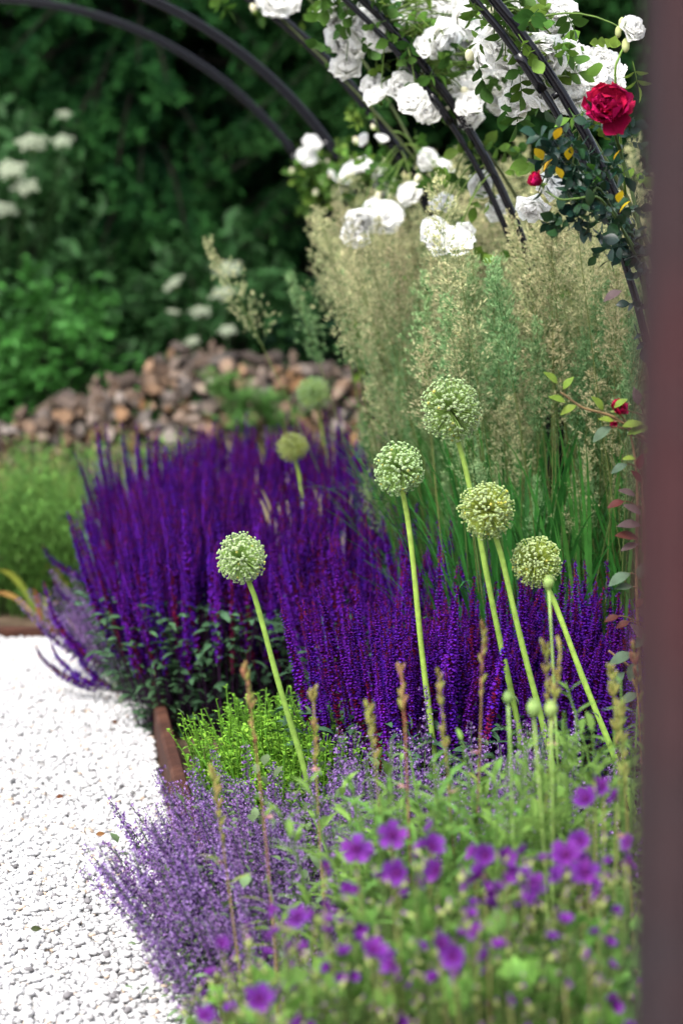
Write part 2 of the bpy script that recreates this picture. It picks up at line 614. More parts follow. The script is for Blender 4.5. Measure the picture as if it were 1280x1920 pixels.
# ------------------------------------------------------------------ trees and shrubs behind the garden
def spruce_meshes(seed, H, spread):
    r = np.random.default_rng(seed)
    gt = Geo()
    V, F = tube(np.array([[0.05 * math.sin(k), 0.05 * math.cos(2 * k), -0.2 + H * k / 9] for k in range(10)]), np.linspace(0.2, 0.02, 10), 10)
    gt.add(V, F, np.ones(3))
    needle = (np.array([[0, 0, 0], [-0.5, 0, 0.45], [0, 0.25, 0.5], [0.5, 0, 0.45], [0, 0, 1.0]]), np.array([[0, 2, 1], [0, 3, 2], [1, 2, 4], [2, 3, 4]]), np.ones((5, 3)))
    gl, gn = Geo(), Geo()
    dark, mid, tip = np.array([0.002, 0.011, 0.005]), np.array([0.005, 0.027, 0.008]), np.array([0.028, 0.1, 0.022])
    zz = 0.25
    while zz < H * 0.93:
        L0 = spread * (1 - zz / H) ** 0.75 + 0.15
        for k in range(11):
            az = r.uniform(0, 6.28)
            L_ = L0 * r.uniform(0.75, 1.15)
            d = np.array([math.cos(az), math.sin(az), 0])
            up = r.uniform(0.0, 0.15)
            pth = bez((0, 0, zz), d * L_ * 0.55 + np.array([0, 0, zz + up]), d * L_ + np.array([0, 0, zz - L_ * r.uniform(0.22, 0.42)]), 9)
            V, F = tube(pth, np.linspace(0.022, 0.004, 9), 5)
            gl.add(V, F, np.ones(3))
            nt_ = int(L_ * 17) + 4
            ts = r.uniform(0.18, 1.0, nt_)
            for tt in ts:
                i0 = min(int(tt * 8), 7); p0 = pth[i0] + (pth[i0 + 1] - pth[i0]) * (tt * 8 - i0)
                sd = np.array([-d[1], d[0], 0]) * r.choice([-1, 1])
                tl = r.uniform(0.18, 0.42) * (1.15 - 0.5 * tt)
                dv = norm(d * r.uniform(0.3, 0.9) + sd * r.uniform(0.1, 0.8) + np.array([0, 0, -r.uniform(0.3, 1.0)]))
                m_ = 14
                s_ = r.uniform(0, 1, m_)
                pp = p0 + dv * tl * s_[:, None] + np.array([0, 0, -0.12]) * tl * (s_ ** 2)[:, None]
                nd = norm(dv + r.normal(0, 0.55, (m_, 3)))
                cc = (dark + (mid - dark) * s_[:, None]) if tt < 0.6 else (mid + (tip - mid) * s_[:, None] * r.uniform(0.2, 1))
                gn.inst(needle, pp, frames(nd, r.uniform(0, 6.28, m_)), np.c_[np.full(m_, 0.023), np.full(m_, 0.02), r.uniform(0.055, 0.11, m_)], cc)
        zz += r.uniform(0.13, 0.21)
    return gt.mesh('trunk', M_BARK), gl.mesh('limbs', M_BARK), gn.mesh('crown', M_NEEDLE, smooth=False)


SPR = [spruce_meshes(3, 6.6, 2.1), spruce_meshes(5, 7.4, 2.3)]


def spruce(x, y, k, s, rz, label):
    o = empty('spruce_tree', (x, y, 0), label, 'tree', 'spruces behind the garden', rz)
    o.scale = (s, s, s)
    obj('trunk', SPR[k][0], o)
    obj('limb_framework', SPR[k][1], o, kind='stuff')
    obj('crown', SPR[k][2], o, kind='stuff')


L1 = 'dark green spruce with drooping sprays behind the firewood heap'
L2 = 'dark spruce of the second row filling the gaps behind'
for i, (x, y, k, s, rz) in enumerate([(-1.35, 16.9, 0, 1.05, 0.3), (0.45, 16.6, 1, 1.0, 2.1), (2.2, 16.9, 0, 1.05, 4.0), (-3.3, 17.0, 1, 1.0, 5.2), (4.3, 16.6, 1, 0.95, 1.2)]):
    spruce(x, y, k, s, rz, L1)
for i, (x, y, k, s, rz) in enumerate([(-2.7, 18.6, 1, 1.1, 1.0), (-0.5, 18.8, 0, 1.2, 3.3), (1.4, 18.5, 1, 1.15, 0.2), (3.3, 18.9, 0, 1.1, 5.0), (-4.8, 18.6, 0, 1.1, 2.0), (5.4, 18.7, 0, 1.1, 1.7)]):
    spruce(x, y, k, s, rz, L2)


def umbel_mesh():
    r = np.random.default_rng(8)
    g = Geo()
    m_ = 260
    an, rr = r.uniform(0, 6.28, m_), np.sqrt(r.uniform(0, 1, m_))
    x, y = rr * np.cos(an), rr * np.sin(an)
    P = np.c_[x, y, 0.18 * (1 - rr ** 2) + r.normal(0, 0.05, m_)]
    P[:, :2] *= (1 + 0.25 * np.sin(5 * an))[:, None]
    g.inst(solid(ICO0, lin(185, 195, 170)), P * 0.1, frames(r.normal(size=(m_, 3))), r.uniform(0.0045, 0.008, m_))
    for q in range(9):
        a0 = q * 0.7
        V, F = tube(bez((0, 0, -0.1), (0.02 * math.cos(a0), 0.02 * math.sin(a0), -0.05), (0.075 * math.cos(a0), 0.075 * math.sin(a0), 0.004), 5), 0.0012, 4)
        g.add(V, F, lin(110, 130, 80))
    return g.mesh('flower_umbel', M_PETAL)


UMB = umbel_mesh()
ELEAF = leaf_tpl(1.0, 0.42, np.array([1.0, 1, 1]), np.array([1.15, 1.12, 1]), 5, 0.3, 0.25)


def shrub(name, pos, rx, ry, h, nleaf, c, label, cat='shrub', group=None, L_=0.1, umbels=(), seed=0, zlo=0.1):
    r = np.random.default_rng(seed + 100)
    o = empty(name, pos, label, cat, group)
    ga = Geo()
    tips = []
    for k in range(16):
        a0 = r.uniform(0, 6.28)
        q = r.uniform(0.3, 0.95)
        tp = np.array([math.cos(a0) * rx * q, math.sin(a0) * ry * q, h * math.sqrt(max(0.08, 1 - q * q * 0.8)) * r.uniform(0.75, 1)])
        V, F = tube(bez((r.normal(0, .06), r.normal(0, .06), -0.05), (tp[0] * .3, tp[1] * .3, tp[2] * .7), tp, 7), np.linspace(0.02, 0.004, 7), 6)
        ga.add(V, F, np.ones(3))
        tips.append(tp)
    obj('branch_framework', ga.mesh('branch_framework', M_BARK), o, kind='stuff')
    gl = Geo()
    ncl = max(10, nleaf // 28)
    u = norm(r.normal(size=(ncl, 3))); u[:, 2] = np.abs(u[:, 2])
    cen = u * np.array([rx, ry, h]) * (r.uniform(0.45, 1.0, (ncl, 1)) ** 0.6)
    cen[:, 2] = np.maximum(cen[:, 2], zlo)
    sh = r.uniform(0.7, 1.25, ncl)
    for q in range(ncl):
        m_ = 28
        P = cen[q] + r.normal(0, 0.11 * min(1, rx), (m_, 3)) * np.array([1, 1, 0.8])
        P[:, 2] = np.maximum(P[:, 2], 0.02)
        d = norm(u[q] * 0.5 + r.normal(0, 0.6, (m_, 3)) + np.array([0, -0.05, -0.2]))
        gl.inst(ELEAF, P, frames(d, r.normal(0, 0.9, m_)), r.uniform(0.65, 1.2, m_) * L_, np.asarray(c)[None] * sh[q] * r.uniform(0.85, 1.15, (m_, 1)))
    obj('foliage', gl.mesh('foliage', M_LEAF), o, kind='stuff')
    for (px, py, D, s) in umbels:
        p = at(px, py, D) - np.array(pos)
        obj('flower_umbel', UMB, o, mat4(lean_frame((r.normal(0, .2), -0.45 + r.normal(0, .15), 0.8), r.uniform(0, 6)), p, s * .72))
        V, F = tube(bez((p[0] * .3, p[1] * .3, p[2] * .45), (p[0] * .8, p[1] * .9, p[2] * .7), p + np.array([0, 0.06, -0.06]), 7), 0.005, 5)
        gb = Geo(); gb.add(V, F, lin(35, 60, 25))
        obj('flower_stalk', gb.mesh('flower_stalk', M_STEM), o)
    return o


EG = np.array([0.028, 0.1, 0.03])
shrub('elder_shrub', (-2.05, 14.6, 0), 0.95, 0.7, 2.15, 4200, EG * 0.9, 'elder shrub with flat white flower heads against the spruces', 'shrub', None, 0.13,
      [(60, 268, 13.95, 1.15), (118, 265, 14.0, 0.8), (20, 318, 13.85, 1.2), (48, 350, 13.85, 1.0), (8, 392, 13.9, 1.0), (120, 215, 14.2, 0.6)], 1)
shrub('elder_shrub', (-0.72, 14.7, 0), 0.75, 0.6, 1.5, 2600, EG * 0.75, 'elder shrub with small creamy flower heads above the firewood', 'shrub', None, 0.12,
      [(325, 532, 14.1, 0.9), (428, 505, 14.15, 1.05), (418, 550, 14.1, 1.0), (375, 585, 14.1, 0.85), (426, 620, 14.1, 0.7), (360, 640, 14.1, 0.6), (325, 585, 14.1, 0.5)], 2)
shrub('leafy_shrub', (-1.75, 13.75, 0), 0.75, 0.5, 1.22, 2600, np.array([0.055, 0.165, 0.03]), 'bright green leafy bush beside the firewood heap', 'shrub', None, 0.09, (), 3)
shrub('leafy_shrub', (0.1, 15.0, 0), 0.7, 0.6, 1.5, 1800, np.array([0.012, 0.045, 0.024]), 'dark bluish bush behind the feather grass', 'shrub', None, 0.11, (), 4)
shrub('leafy_shrub', (1.6, 14.5, 0), 1.1, 0.7, 1.9, 3000, np.array([0.012, 0.042, 0.022]), 'large dark bush behind the rose arches', 'shrub', None, 0.12, (), 5)

# ------------------------------------------------------------------ firewood heap: every log a thing
LOGS = []
for k in range(9):
    r = np.random.default_rng(50 + k)
    g = Geo()
    ns = 12
    an = np.arange(ns) * 2 * np.pi / ns
    if k % 3 == 0:                                   # a round
        rr = 1 + 0.07 * np.sin(3 * an + k) + 0.05 * r.normal(size=ns)
        pr = np.c_[rr * np.cos(an), rr * np.sin(an)]
        barkside = np.ones(ns, bool)
    else:                                            # a split wedge
        half = 0.5 + 0.25 * (k % 3) + r.uniform(-.1, .2)
        arc = np.linspace(-half, half, ns - 3)
        pr = np.c_[np.cos(arc) * 1.7 - 1.0, np.sin(arc) * 1.7]
        pr = np.concatenate([pr, [[-0.35, 0.28 * math.sin(half) * 2], [-0.95, r.uniform(-.15, .15)], [-0.35, -0.28 * math.sin(half) * 2]]])
        barkside = np.array([True] * (ns - 4) + [False] * 4)
    L_ = 3.4
    rings = [(-L_ / 2, 0.97), (-L_ / 2 + 0.08, 1.0), (-L_ / 6, 1.04), (L_ / 6, 0.98), (L_ / 2 - 0.08, 1.0), (L_ / 2, 0.96)]
    V = np.concatenate([np.c_[pr * s + 0.02 * r.normal(size=pr.shape), np.full(ns, z) + 0.03 * r.normal(size=ns)] for z, s in rings])
    V = np.concatenate([V, [[pr[:, 0].mean(), pr[:, 1].mean(), -L_ / 2]], [[pr[:, 0].mean(), pr[:, 1].mean(), L_ / 2]]])
    Fb, Fw = [], []
    for i in range(len(rings) - 1):
        for j in range(ns):
            A_, B_ = i * ns + j, i * ns + (j + 1) % ns
            (Fb if barkside[j] else Fw).extend([(A_, B_, B_ + ns), (A_, B_ + ns, A_ + ns)])
    t0 = len(rings) * ns
    for j in range(ns):
        Fw.append((t0, (j + 1) % ns, j)); Fw.append((t0 + 1, t0 - ns + j, t0 - ns + (j + 1) % ns))
    g.add(V, Fb + Fw, np.ones(3))
    g.M = [np.array([0] * len(Fb) + [1] * len(Fw))]
    LOGS.append(g.mesh('firewood_log', M_LOG, smooth=False))


def heap_h(x):
    """height of the heap along its length (x in metres at the heap)"""
    xs_ = [-2.4, -1.9, -1.6, -1.25, -0.85, -0.5, -0.2, 0.05, 0.35, 0.8]
    hs_ = [0.28, 0.37, 0.45, 0.6, 0.78, 0.72, 0.7, 0.68, 0.52, 0.2]
    return np.interp(x, xs_, hs_)


HEAP_Y = 13.0
cnt = 0
rest = Geo()
rest_m = []
for row in range(2):
    z = 0.04
    while z < 0.82:
        x = -2.3 + rng.uniform(0, 0.1)
        while x < 0.75:
            s = rng.uniform(0.019, 0.041)
            hx = heap_h(x) + 0.03 * row
            if z + s < hx + 0.04 and (row == 0 or z > hx - 0.2):
                wild = rng.random() < 0.3
                yaw = rng.normal(0, 0.9 if wild else 0.35)
                d = np.array([math.sin(yaw), -math.cos(yaw), rng.normal(0, 0.28)])
                y = HEAP_Y - 0.35 + 0.37 * z / 0.75 + row * 0.24 + rng.normal(0, 0.05)
                k = int(rng.integers(9))
                Mx = mat4(lean_frame(d, rng.uniform(0, 6.28)), (x + rng.normal(0, .01), y, z + rng.normal(0, .01)), s)
                if row == 0 and z > 0.3 and -1.95 < x < 0.2 and cnt < 300:
                    o = obj('firewood_log', LOGS[k], None, Mx)
                    tag(o, 'split firewood log lying in the weathered heap by the shrubs', 'log', 'logs in the firewood heap')
                    cnt += 1
                else:
                    me = LOGS[k]
                    V = np.array([(Mx @ v.co)[:] for v in me.vertices])
                    rest.add(V, np.array([p_.vertices[:] for p_ in me.polygons]), np.ones(3))
                    rest_m.append(np.array([p_.material_index for p_ in me.polygons]))
            x += s * 2.1 + (0.03 if row else 0.0)
        z += 0.058
rest.M = rest_m
tag(obj('firewood', rest.mesh('firewood', M_LOG, smooth=False)), 'lower and rear logs of the firewood heap behind the grass tufts', 'firewood', kind='stuff')


# ------------------------------------------------------------------ leafy bed beyond the path
def herb(name, pos, nst, h, spread, c, label, cat, group=None, L_=0.05, W_=0.01, seed=0, per=26, tipc=None, lean=0.25):
    """a clump of leafy upright stems"""
    r = np.random.default_rng(seed + 300)
    o = empty(name, pos, label, cat, group)
    gs, gl = Geo(), Geo()
    lt = leaf_tpl(1.0, W_ / L_, np.ones(3), np.ones(3) * 1.1, 4, 0.3, 0.3)
    for k in range(nst):
        a0, q = r.uniform(0, 6.28), math.sqrt(r.random())
        b = np.array([math.cos(a0) * q * spread, math.sin(a0) * q * spread, -0.01])
        hh = h * r.uniform(0.7, 1.1)
        tp = b * (1 + lean * 2) + np.array([r.normal(0, 0.04), r.normal(0, 0.04), hh])
        pth = bez(b, b * 1.1 + np.array([0, 0, hh * 0.5]), tp, 7)
        V, F = tube(pth, np.linspace(0.0028, 0.0012, 7), 4, cap=False)
        gs.add(V, F, np.asarray(c) * 0.8)
        tt = np.sort(r.uniform(0.1, 1, per))
        i0 = np.minimum((tt * 6).astype(int), 5)
        P = pth[i0] + (pth[i0 + 1] - pth[i0]) * (tt * 6 - i0)[:, None]
        an = np.arange(per) * 2.4 + r.uniform(0, 6)
        d = np.c_[np.cos(an), np.sin(an), r.uniform(0.3, 1.3, per)]
        cc = np.asarray(c)[None] * r.uniform(0.75, 1.2, (per, 1))
        if tipc is not None: cc = cc * (1 - tt[:, None] ** 2) + np.asarray(tipc) * tt[:, None] ** 2
        gl.inst(lt, P, frames(d, np.zeros(per)), L_ * r.uniform(0.6, 1.15, per) * (1.1 - 0.5 * tt), cc)
    obj('stems', gs.mesh('stems', M_STEM), o, kind='stuff')
    obj('foliage', gl.mesh('foliage', M_LEAF), o, kind='stuff')
    return o


HG = np.array([0.1, 0.215, 0.04])
sp = [(-1.05, 8.75), (-1.35, 8.8), (-1.62, 8.95), (-0.95, 9.2), (-1.25, 9.3), (-1.55, 9.5), (-0.8, 9.8), (-1.15, 9.9), (-1.9, 9.3)]
for i, (x, y) in enumerate(sp):
    herb('leafy_perennial', (x, y, 0), 70, 0.5 if y < 9.1 else 0.56, 0.17, HG, 'bright green leafy perennial in the bed beyond the gravel', 'plant', 'leafy perennials beyond the path', 0.075, 0.014, i, 24)
# seeding grass in front of the logs
for i, (x, y) in enumerate([(-1.7, 10.6), (-1.35, 10.9), (-1.0, 10.7), (-0.65, 10.9), (-0.3, 10.6), (-1.5, 11.5), (-0.9, 11.6), (-0.4, 11.4), (-1.95, 11.2)]):
    r = np.random.default_rng(700 + i)
    o = empty('meadow_grass', (x, y, 0), 'tuft of pale seeding grass in front of the firewood heap', 'grass', 'grass tufts by the heap')
    gb, gs = Geo(), Geo()
    for k in range(90):
        b = r.normal(0, 0.13, 3) * np.array([1, 1, 0])
        hh = r.uniform(0.12, 0.32)
        tp = b + np.array([r.normal(0, 0.1), r.normal(0, 0.1), hh])
        gb.add(*blade(bez(b, b + np.array([0, 0, hh * .6]), tp, 5), 0.008, (r.normal(), r.normal(), 0), lin(70, 110, 45), lin(150, 165, 90)))
    for k in range(16):
        b = r.normal(0, 0.13, 3) * np.array([1, 1, 0])
        hh = r.uniform(0.26, 0.46)
        tp = b + np.array([r.normal(0, 0.06), r.normal(0, 0.06), hh])
        V, F = tube(bez(b, b + np.array([0, 0, hh * .6]), tp, 5), 0.0016, 4, cap=False); gs.add(V, F, lin(165, 165, 100))
        m_ = 26
        P = tp + np.c_[r.normal(0, 0.007, m_), r.normal(0, 0.007, m_), -r.uniform(0, 0.13, m_)]
        gs.inst(leaf_tpl(0.014, 0.005, lin(190, 175, 115), lin(205, 190, 130), 3), P, frames(np.c_[r.normal(0, .4, m_), r.normal(0, .4, m_), np.ones(m_)]), 1.0)
    obj('blades', gb.mesh('blades', M_GRASS), o, kind='stuff')
    obj('seed_heads', gs.mesh('seed_heads', M_PLUME), o, kind='stuff')
# weeds growing over the logs
for i, (px, py, D) in enumerate([(495, 725, 12.5), (525, 760, 12.5), (415, 690, 12.55), (455, 765, 12.4), (440, 720, 12.5)]):
    p = at(px, py, D)
    herb('creeping_weed', (p[0], p[1], max(0.05, p[2] - 0.14)), 24, 0.15, 0.06, np.array([0.13, 0.28, 0.07]), 'low green weed growing over the firewood logs', 'plant', 'weeds on the heap', 0.05, 0.02, 40 + i, 16, lean=0.6)


def strap_plant(name, pos, specs, label, cat, group=None):
    """long strap leaves, each a part; specs: (tip offset, sag, width, colour base, colour tip)"""
    o = empty(name, pos, label, cat, group)
    for (tip, bow, w_, c0, c1) in specs:
        tip = np.array(tip)
        mid = tip * 0.45 + np.array([0, 0, bow])
        g = Geo(); g.add(*blade(bez((0, 0, -0.01), mid, tip, 12), w_, np.cross(tip + np.array([0, 0.2, 0.01]), [0, 1.0, 0.3]), c0, c1))
        obj('strap_leaf', g.mesh('strap_leaf', M_GRASS), o)
    return o


YG, YL, GR, BR = lin(165, 170, 70), lin(200, 180, 90), lin(90, 130, 50), lin(170, 120, 80)
p0 = ground_at(78, 1172)
strap_plant('iris_plant', p0, [((-0.16, -0.02, 0.2), 0.12, 0.025, GR, YG), ((-0.2, 0.05, 0.1), 0.1, 0.02, YL, BR), ((0.03, 0, 0.12), 0.03, 0.02, GR, YG), ((-0.02, -.05, 0.14), 0.04, 0.02, BR, BR), ((0.06, 0.05, 0.08), 0.04, 0.02, YG, YL)],
            'yellowing strap leaved iris at the edge of the gravel', 'plant')
p0 = ground_at(128, 1158)
strap_plant('iris_plant', p0, [((-0.07, 0.0, 0.17), 0.16, 0.028, GR, YL), ((-0.12, -0.03, 0.09), 0.28, 0.028, GR, YL), ((0.05, 0, 0.2), 0.05, 0.022, GR, GR), ((0.0, -.05, 0.14), 0.08, 0.02, GR, YG)],
            'green iris with a bent yellow leaf beside the salvia', 'plant')


# ------------------------------------------------------------------ salvia
VIO, VIO2, CALYX, SSTEM = np.array([0.047, 0.0045, 0.18]), np.array([0.088, 0.01, 0.27]), np.array([0.08, 0.006, 0.035]), np.array([0.045, 0.02, 0.05])


def floret_tpl():
    g = Geo()
    V = np.array([[0, 0, 0], [.22, 0, .25], [0, .22, .25], [-.22, 0, .25], [0, -.22, .25], [0, 0, .62]])
    F = np.array([[0, 2, 1], [0, 3, 2], [0, 4, 3], [0, 1, 4], [1, 2, 5], [2, 3, 5], [3, 4, 5], [4, 1, 5]])
    C = np.array([CALYX] * 6)
    g.add(V, F, C)
    # hooded upper lip and spreading lower lip
    V = np.array([[-.17, .05, .4], [.17, .05, .4], [-.2, .2, .75], [.2, .2, .75], [-.08, .1, 1.05], [.08, .1, 1.05],
                  [-.16, -.02, .42], [.16, -.02, .42], [-.28, -.25, .72], [.28, -.25, .72], [0, -.52, .8]])
    F = np.array([[0, 1, 3], [0, 3, 2], [2, 3, 5], [2, 5, 4], [6, 8, 9], [6, 9, 7], [8, 10, 9]])
    C = np.array([VIO, VIO, VIO2, VIO2, VIO, VIO, VIO, VIO, VIO2 * 1.05, VIO2 * 1.05, VIO2])
    g.add(V, F, C)
    return g.tpl()


def calyx_tpl():
    g = Geo()
    V = np.array([[0, 0, 0], [.2, 0, .25], [0, .2, .25], [-.2, 0, .25], [0, -.2, .25], [0, .1, .7]])
    F = np.array([[0, 2, 1], [0, 3, 2], [0, 4, 3], [0, 1, 4], [1, 2, 5], [2, 3, 5], [3, 4, 5], [4, 1, 5]])
    g.add(V, F, np.array([CALYX * 1.6] * 6))
    return g.tpl()


FLO, CAL = floret_tpl(), calyx_tpl()


def salvia_spike(seed, H, fl, bend, faded, splay=False):
    """one flowering stem: height H, the flowering part fl (share of the length), a bend in X, faded = share of whorls that dropped their petals"""
    r = np.random.default_rng(seed)
    g = Geo()
    if splay:
        pth = bez((0, 0, 0), (bend * 0.9, 0, H * 0.12), (bend, 0, H), 24)
    else:
        pth = bez((0, 0, 0), (bend * 0.1, r.normal(0, .01), H * 0.5), (bend, r.normal(0, .015), H), 24)
    V, F = tube(pth, np.linspace(0.0024, 0.0009, 24), 5)
    g.add(V, F, SSTEM)
    Ls = np.r_[0, np.cumsum(np.linalg.norm(np.diff(pth, axis=0), axis=1))]
    total = Ls[-1]
    s = total * (1 - fl)
    while s < total - 0.004:
        u = (s - total * (1 - fl)) / (total * fl)          # 0 at the lowest whorl
        p = np.array([np.interp(s, Ls, pth[:, k]) for k in range(3)])
        i0 = min(np.searchsorted(Ls, s), 23)
        T = norm(pth[i0] - pth[max(i0 - 1, 0)])
        fr = frames(T[None])[0]
        m_ = 7 if u < 0.85 else 5
        an = np.arange(m_) * 2 * np.pi / m_ + r.uniform(0, 6.28)
        sz = (0.0172 * (1 - 0.66 * u ** 2.0)) * r.uniform(0.85, 1.15, m_)
        if u < 0.06: sz *= 0.8
        loc = np.c_[np.cos(an), np.sin(an), np.full(m_, 0.35 + 0.9 * u ** 2) + r.normal(0, .15, m_)]
        d = loc @ fr.T
        drop = r.random(m_) < (faded * 1.5 * (1 - u) + 0.08)
        if u > 0.88: drop[:] = r.random(m_) < 0.6
        P = p + r.normal(0, 0.0008, (m_, 3))
        # roll so that the hood is uppermost
        F_ = frames(d)
        tint = np.c_[r.uniform(0.75, 1.25, m_), np.ones(m_), r.uniform(0.8, 1.15, m_)]
        k = ~drop
        g.inst(FLO, P[k], F_[k], sz[k], tint[k])
        g.inst(CAL, P[drop], F_[drop], sz[drop] * 0.85, tint[drop] * np.array([[1.25, 1, .8]]))
        s += 0.0105 * (1 - 0.45 * u) * r.uniform(0.9, 1.1)
    return g.mesh('flower_spike', M_SALVIA, smooth=False)


SPK = [salvia_spike(k, 0.6 * rng.uniform(0.92, 1.08), rng.uniform(0.55, 0.68), rng.normal(0, 0.035), [0.08, 0.15, 0.3, 0.4, 0.65, 0.95][k % 6]) for k in range(14)]
SPL = [salvia_spike(30 + k, 0.15 + 0.05 * (k % 3), 0.55, 0.32 + 0.05 * (k % 2), 0.25, True) for k in range(4)]
SLEAF = leaf_tpl(1.0, 0.34, np.array([0.75, 0.8, 0.8]), np.array([1.1, 1.1, 1.05]), 5, 0.35, 0.35)
SG = np.array([0.055, 0.12, 0.062])


def salvia_foliage(seed, n, h, rad):
    r = np.random.default_rng(seed)
    g = Geo()
    a0, q = r.uniform(0, 6.28, n), np.sqrt(r.random(n))
    z = h * r.random(n) ** 0.8
    P = np.c_[np.cos(a0) * q * rad * (0.6 + 0.9 * z / h), np.sin(a0) * q * rad * (0.6 + 0.9 * z / h), z + 0.01]
    an = a0 + r.normal(0, 0.8, n)
    d = np.c_[np.cos(an), np.sin(an), r.uniform(-0.15, 0.9, n)]
    g.inst(SLEAF, P, frames(d, r.normal(0, .4, n)), r.uniform(0.026, 0.055, n), SG[None] * r.uniform(0.6, 1.35, (n, 1)))
    for k in range(40):
        b = r.normal(0, 0.03, 3) * np.array([1, 1, 0])
        V, F = tube(bez(b, b * 1.6 + np.array([0, 0, h * .4]), b * 3 + np.array([0, 0, h]), 4), 0.002, 4, cap=False)
        g.add(V, F, SSTEM)
    return g.mesh('foliage', M_LEAF)


SFO = [salvia_foliage(k, 560, 0.34, 0.16) for k in range(3)]


def salvia(x, y, n, label, group, hs=1.0, lx=0.0, ly=0.0, rad=0.1, fan=2.6, splays=()):
    r = np.random.default_rng(int(abs(x * 1000) + y * 77))
    o = empty('salvia', (x, y, 0), label, 'salvia', group)
    f = obj('foliage', SFO[int(r.integers(3))], o, mat4(lean_frame((lx * .6, ly * .6, 1), r.uniform(0, 6)), (0, 0, 0), hs), kind='stuff')
    for k in range(int(n * .92)):
        a0, q = r.uniform(0, 6.28), math.sqrt(r.random())
        b = np.array([math.cos(a0) * q * rad, math.sin(a0) * q * rad, 0.0])
        d = np.array([b[0] * fan + lx + r.normal(0, .035), b[1] * fan + ly + r.normal(0, .035), 1.0])
        s = hs * r.uniform(0.8, 1.09) * (1 - 0.08 * q)
        obj('flower_spike', SPK[int(r.integers(len(SPK)))], o, mat4(lean_frame(d, r.uniform(0, 6.28)), b, s))
    for (az, s, z0) in splays:
        Mx = Matrix.Rotation(az, 4, 'Z')
        obj('flower_spike', SPL[int(r.integers(4))], o, Matrix.Translation((0, 0, z0)) @ Mx @ Matrix.Scale(s, 4))
    return o


LF = 'deep violet salvia clump in the drift among the allium stems'
LM = 'violet salvia clump with reddish spent spikes behind the tall alliums'
LB = 'violet salvia clump in the long drift along the path edge'
LP = 'violet salvia clump arching its spikes out over the white gravel'
for x, y, n in [(0.08, 5.12, 46), (0.2, 5.02, 46), (0.33, 5.05, 46), (0.47, 5.1, 46), (0.6, 5.15, 42), (0.14, 5.35, 44), (0.28, 5.32, 44), (0.43, 5.38, 44), (0.6, 5.45, 40), (0.74, 5.3, 36)]:
    salvia(x, y, n, LF, 'salvia drift among the alliums', 1.0, lx=-0.06 if x < 0.1 else 0.0, ly=-0.04)
for x, y, n in [(0.12, 5.75, 40), (0.3, 5.8, 40), (0.05, 6.15, 40), (0.25, 6.2, 36)]:
    salvia(x, y, n, LM, 'salvia behind the tall alliums', 1.03)
for x, y, n in [(-0.12, 6.5, 42), (-0.3, 6.5, 44), (-0.2, 6.85, 44), (-0.02, 6.85, 42), (0.16, 6.8, 38), (-0.38, 6.9, 44), (-0.25, 7.25, 44), (-0.05, 7.25, 42), (0.12, 7.25, 36), (-0.42, 7.4, 42),
                (-0.3, 7.7, 42), (-0.1, 7.7, 42), (0.08, 7.7, 38), (-0.45, 7.95, 42), (-0.25, 8.15, 42), (-0.05, 8.15, 40), (0.12, 8.2, 34), (-0.5, 8.35, 40), (-0.32, 8.6, 40), (-0.12, 8.6, 40), (0.06, 8.65, 36), (-0.2, 9.0, 36), (0.0, 9.0, 36), (-0.62, 8.2, 40), (-0.7, 8.6, 38), (-0.5, 8.75, 38), (-0.38, 9.0, 36)]:
    salvia(x, y, n, LB, 'salvia drift along the path', 1.06 if y < 7.5 else 1.13, lx=-0.03)
for x, y, n, sp_ in [(-0.46, 6.55, 46, ()), (-0.53, 6.95, 50, ((3.0, 1.0, 0.02), (3.3, 0.85, 0.03), (2.8, 1.15, 0.06), (3.5, 0.8, 0.02))), (-0.55, 7.35, 46, ((3.2, 1.05, 0.05), (2.9, 0.95, 0.16))), (-0.6, 7.8, 44, ((3.15, 1.0, 0.22),))]:
    salvia(x, y, n, LP, 'salvia spilling over the path edge', 1.0, lx=-0.1, ly=-0.02, fan=2.1, splays=sp_)

# ------------------------------------------------------------------ alliums
AG = lin(150, 190, 80)


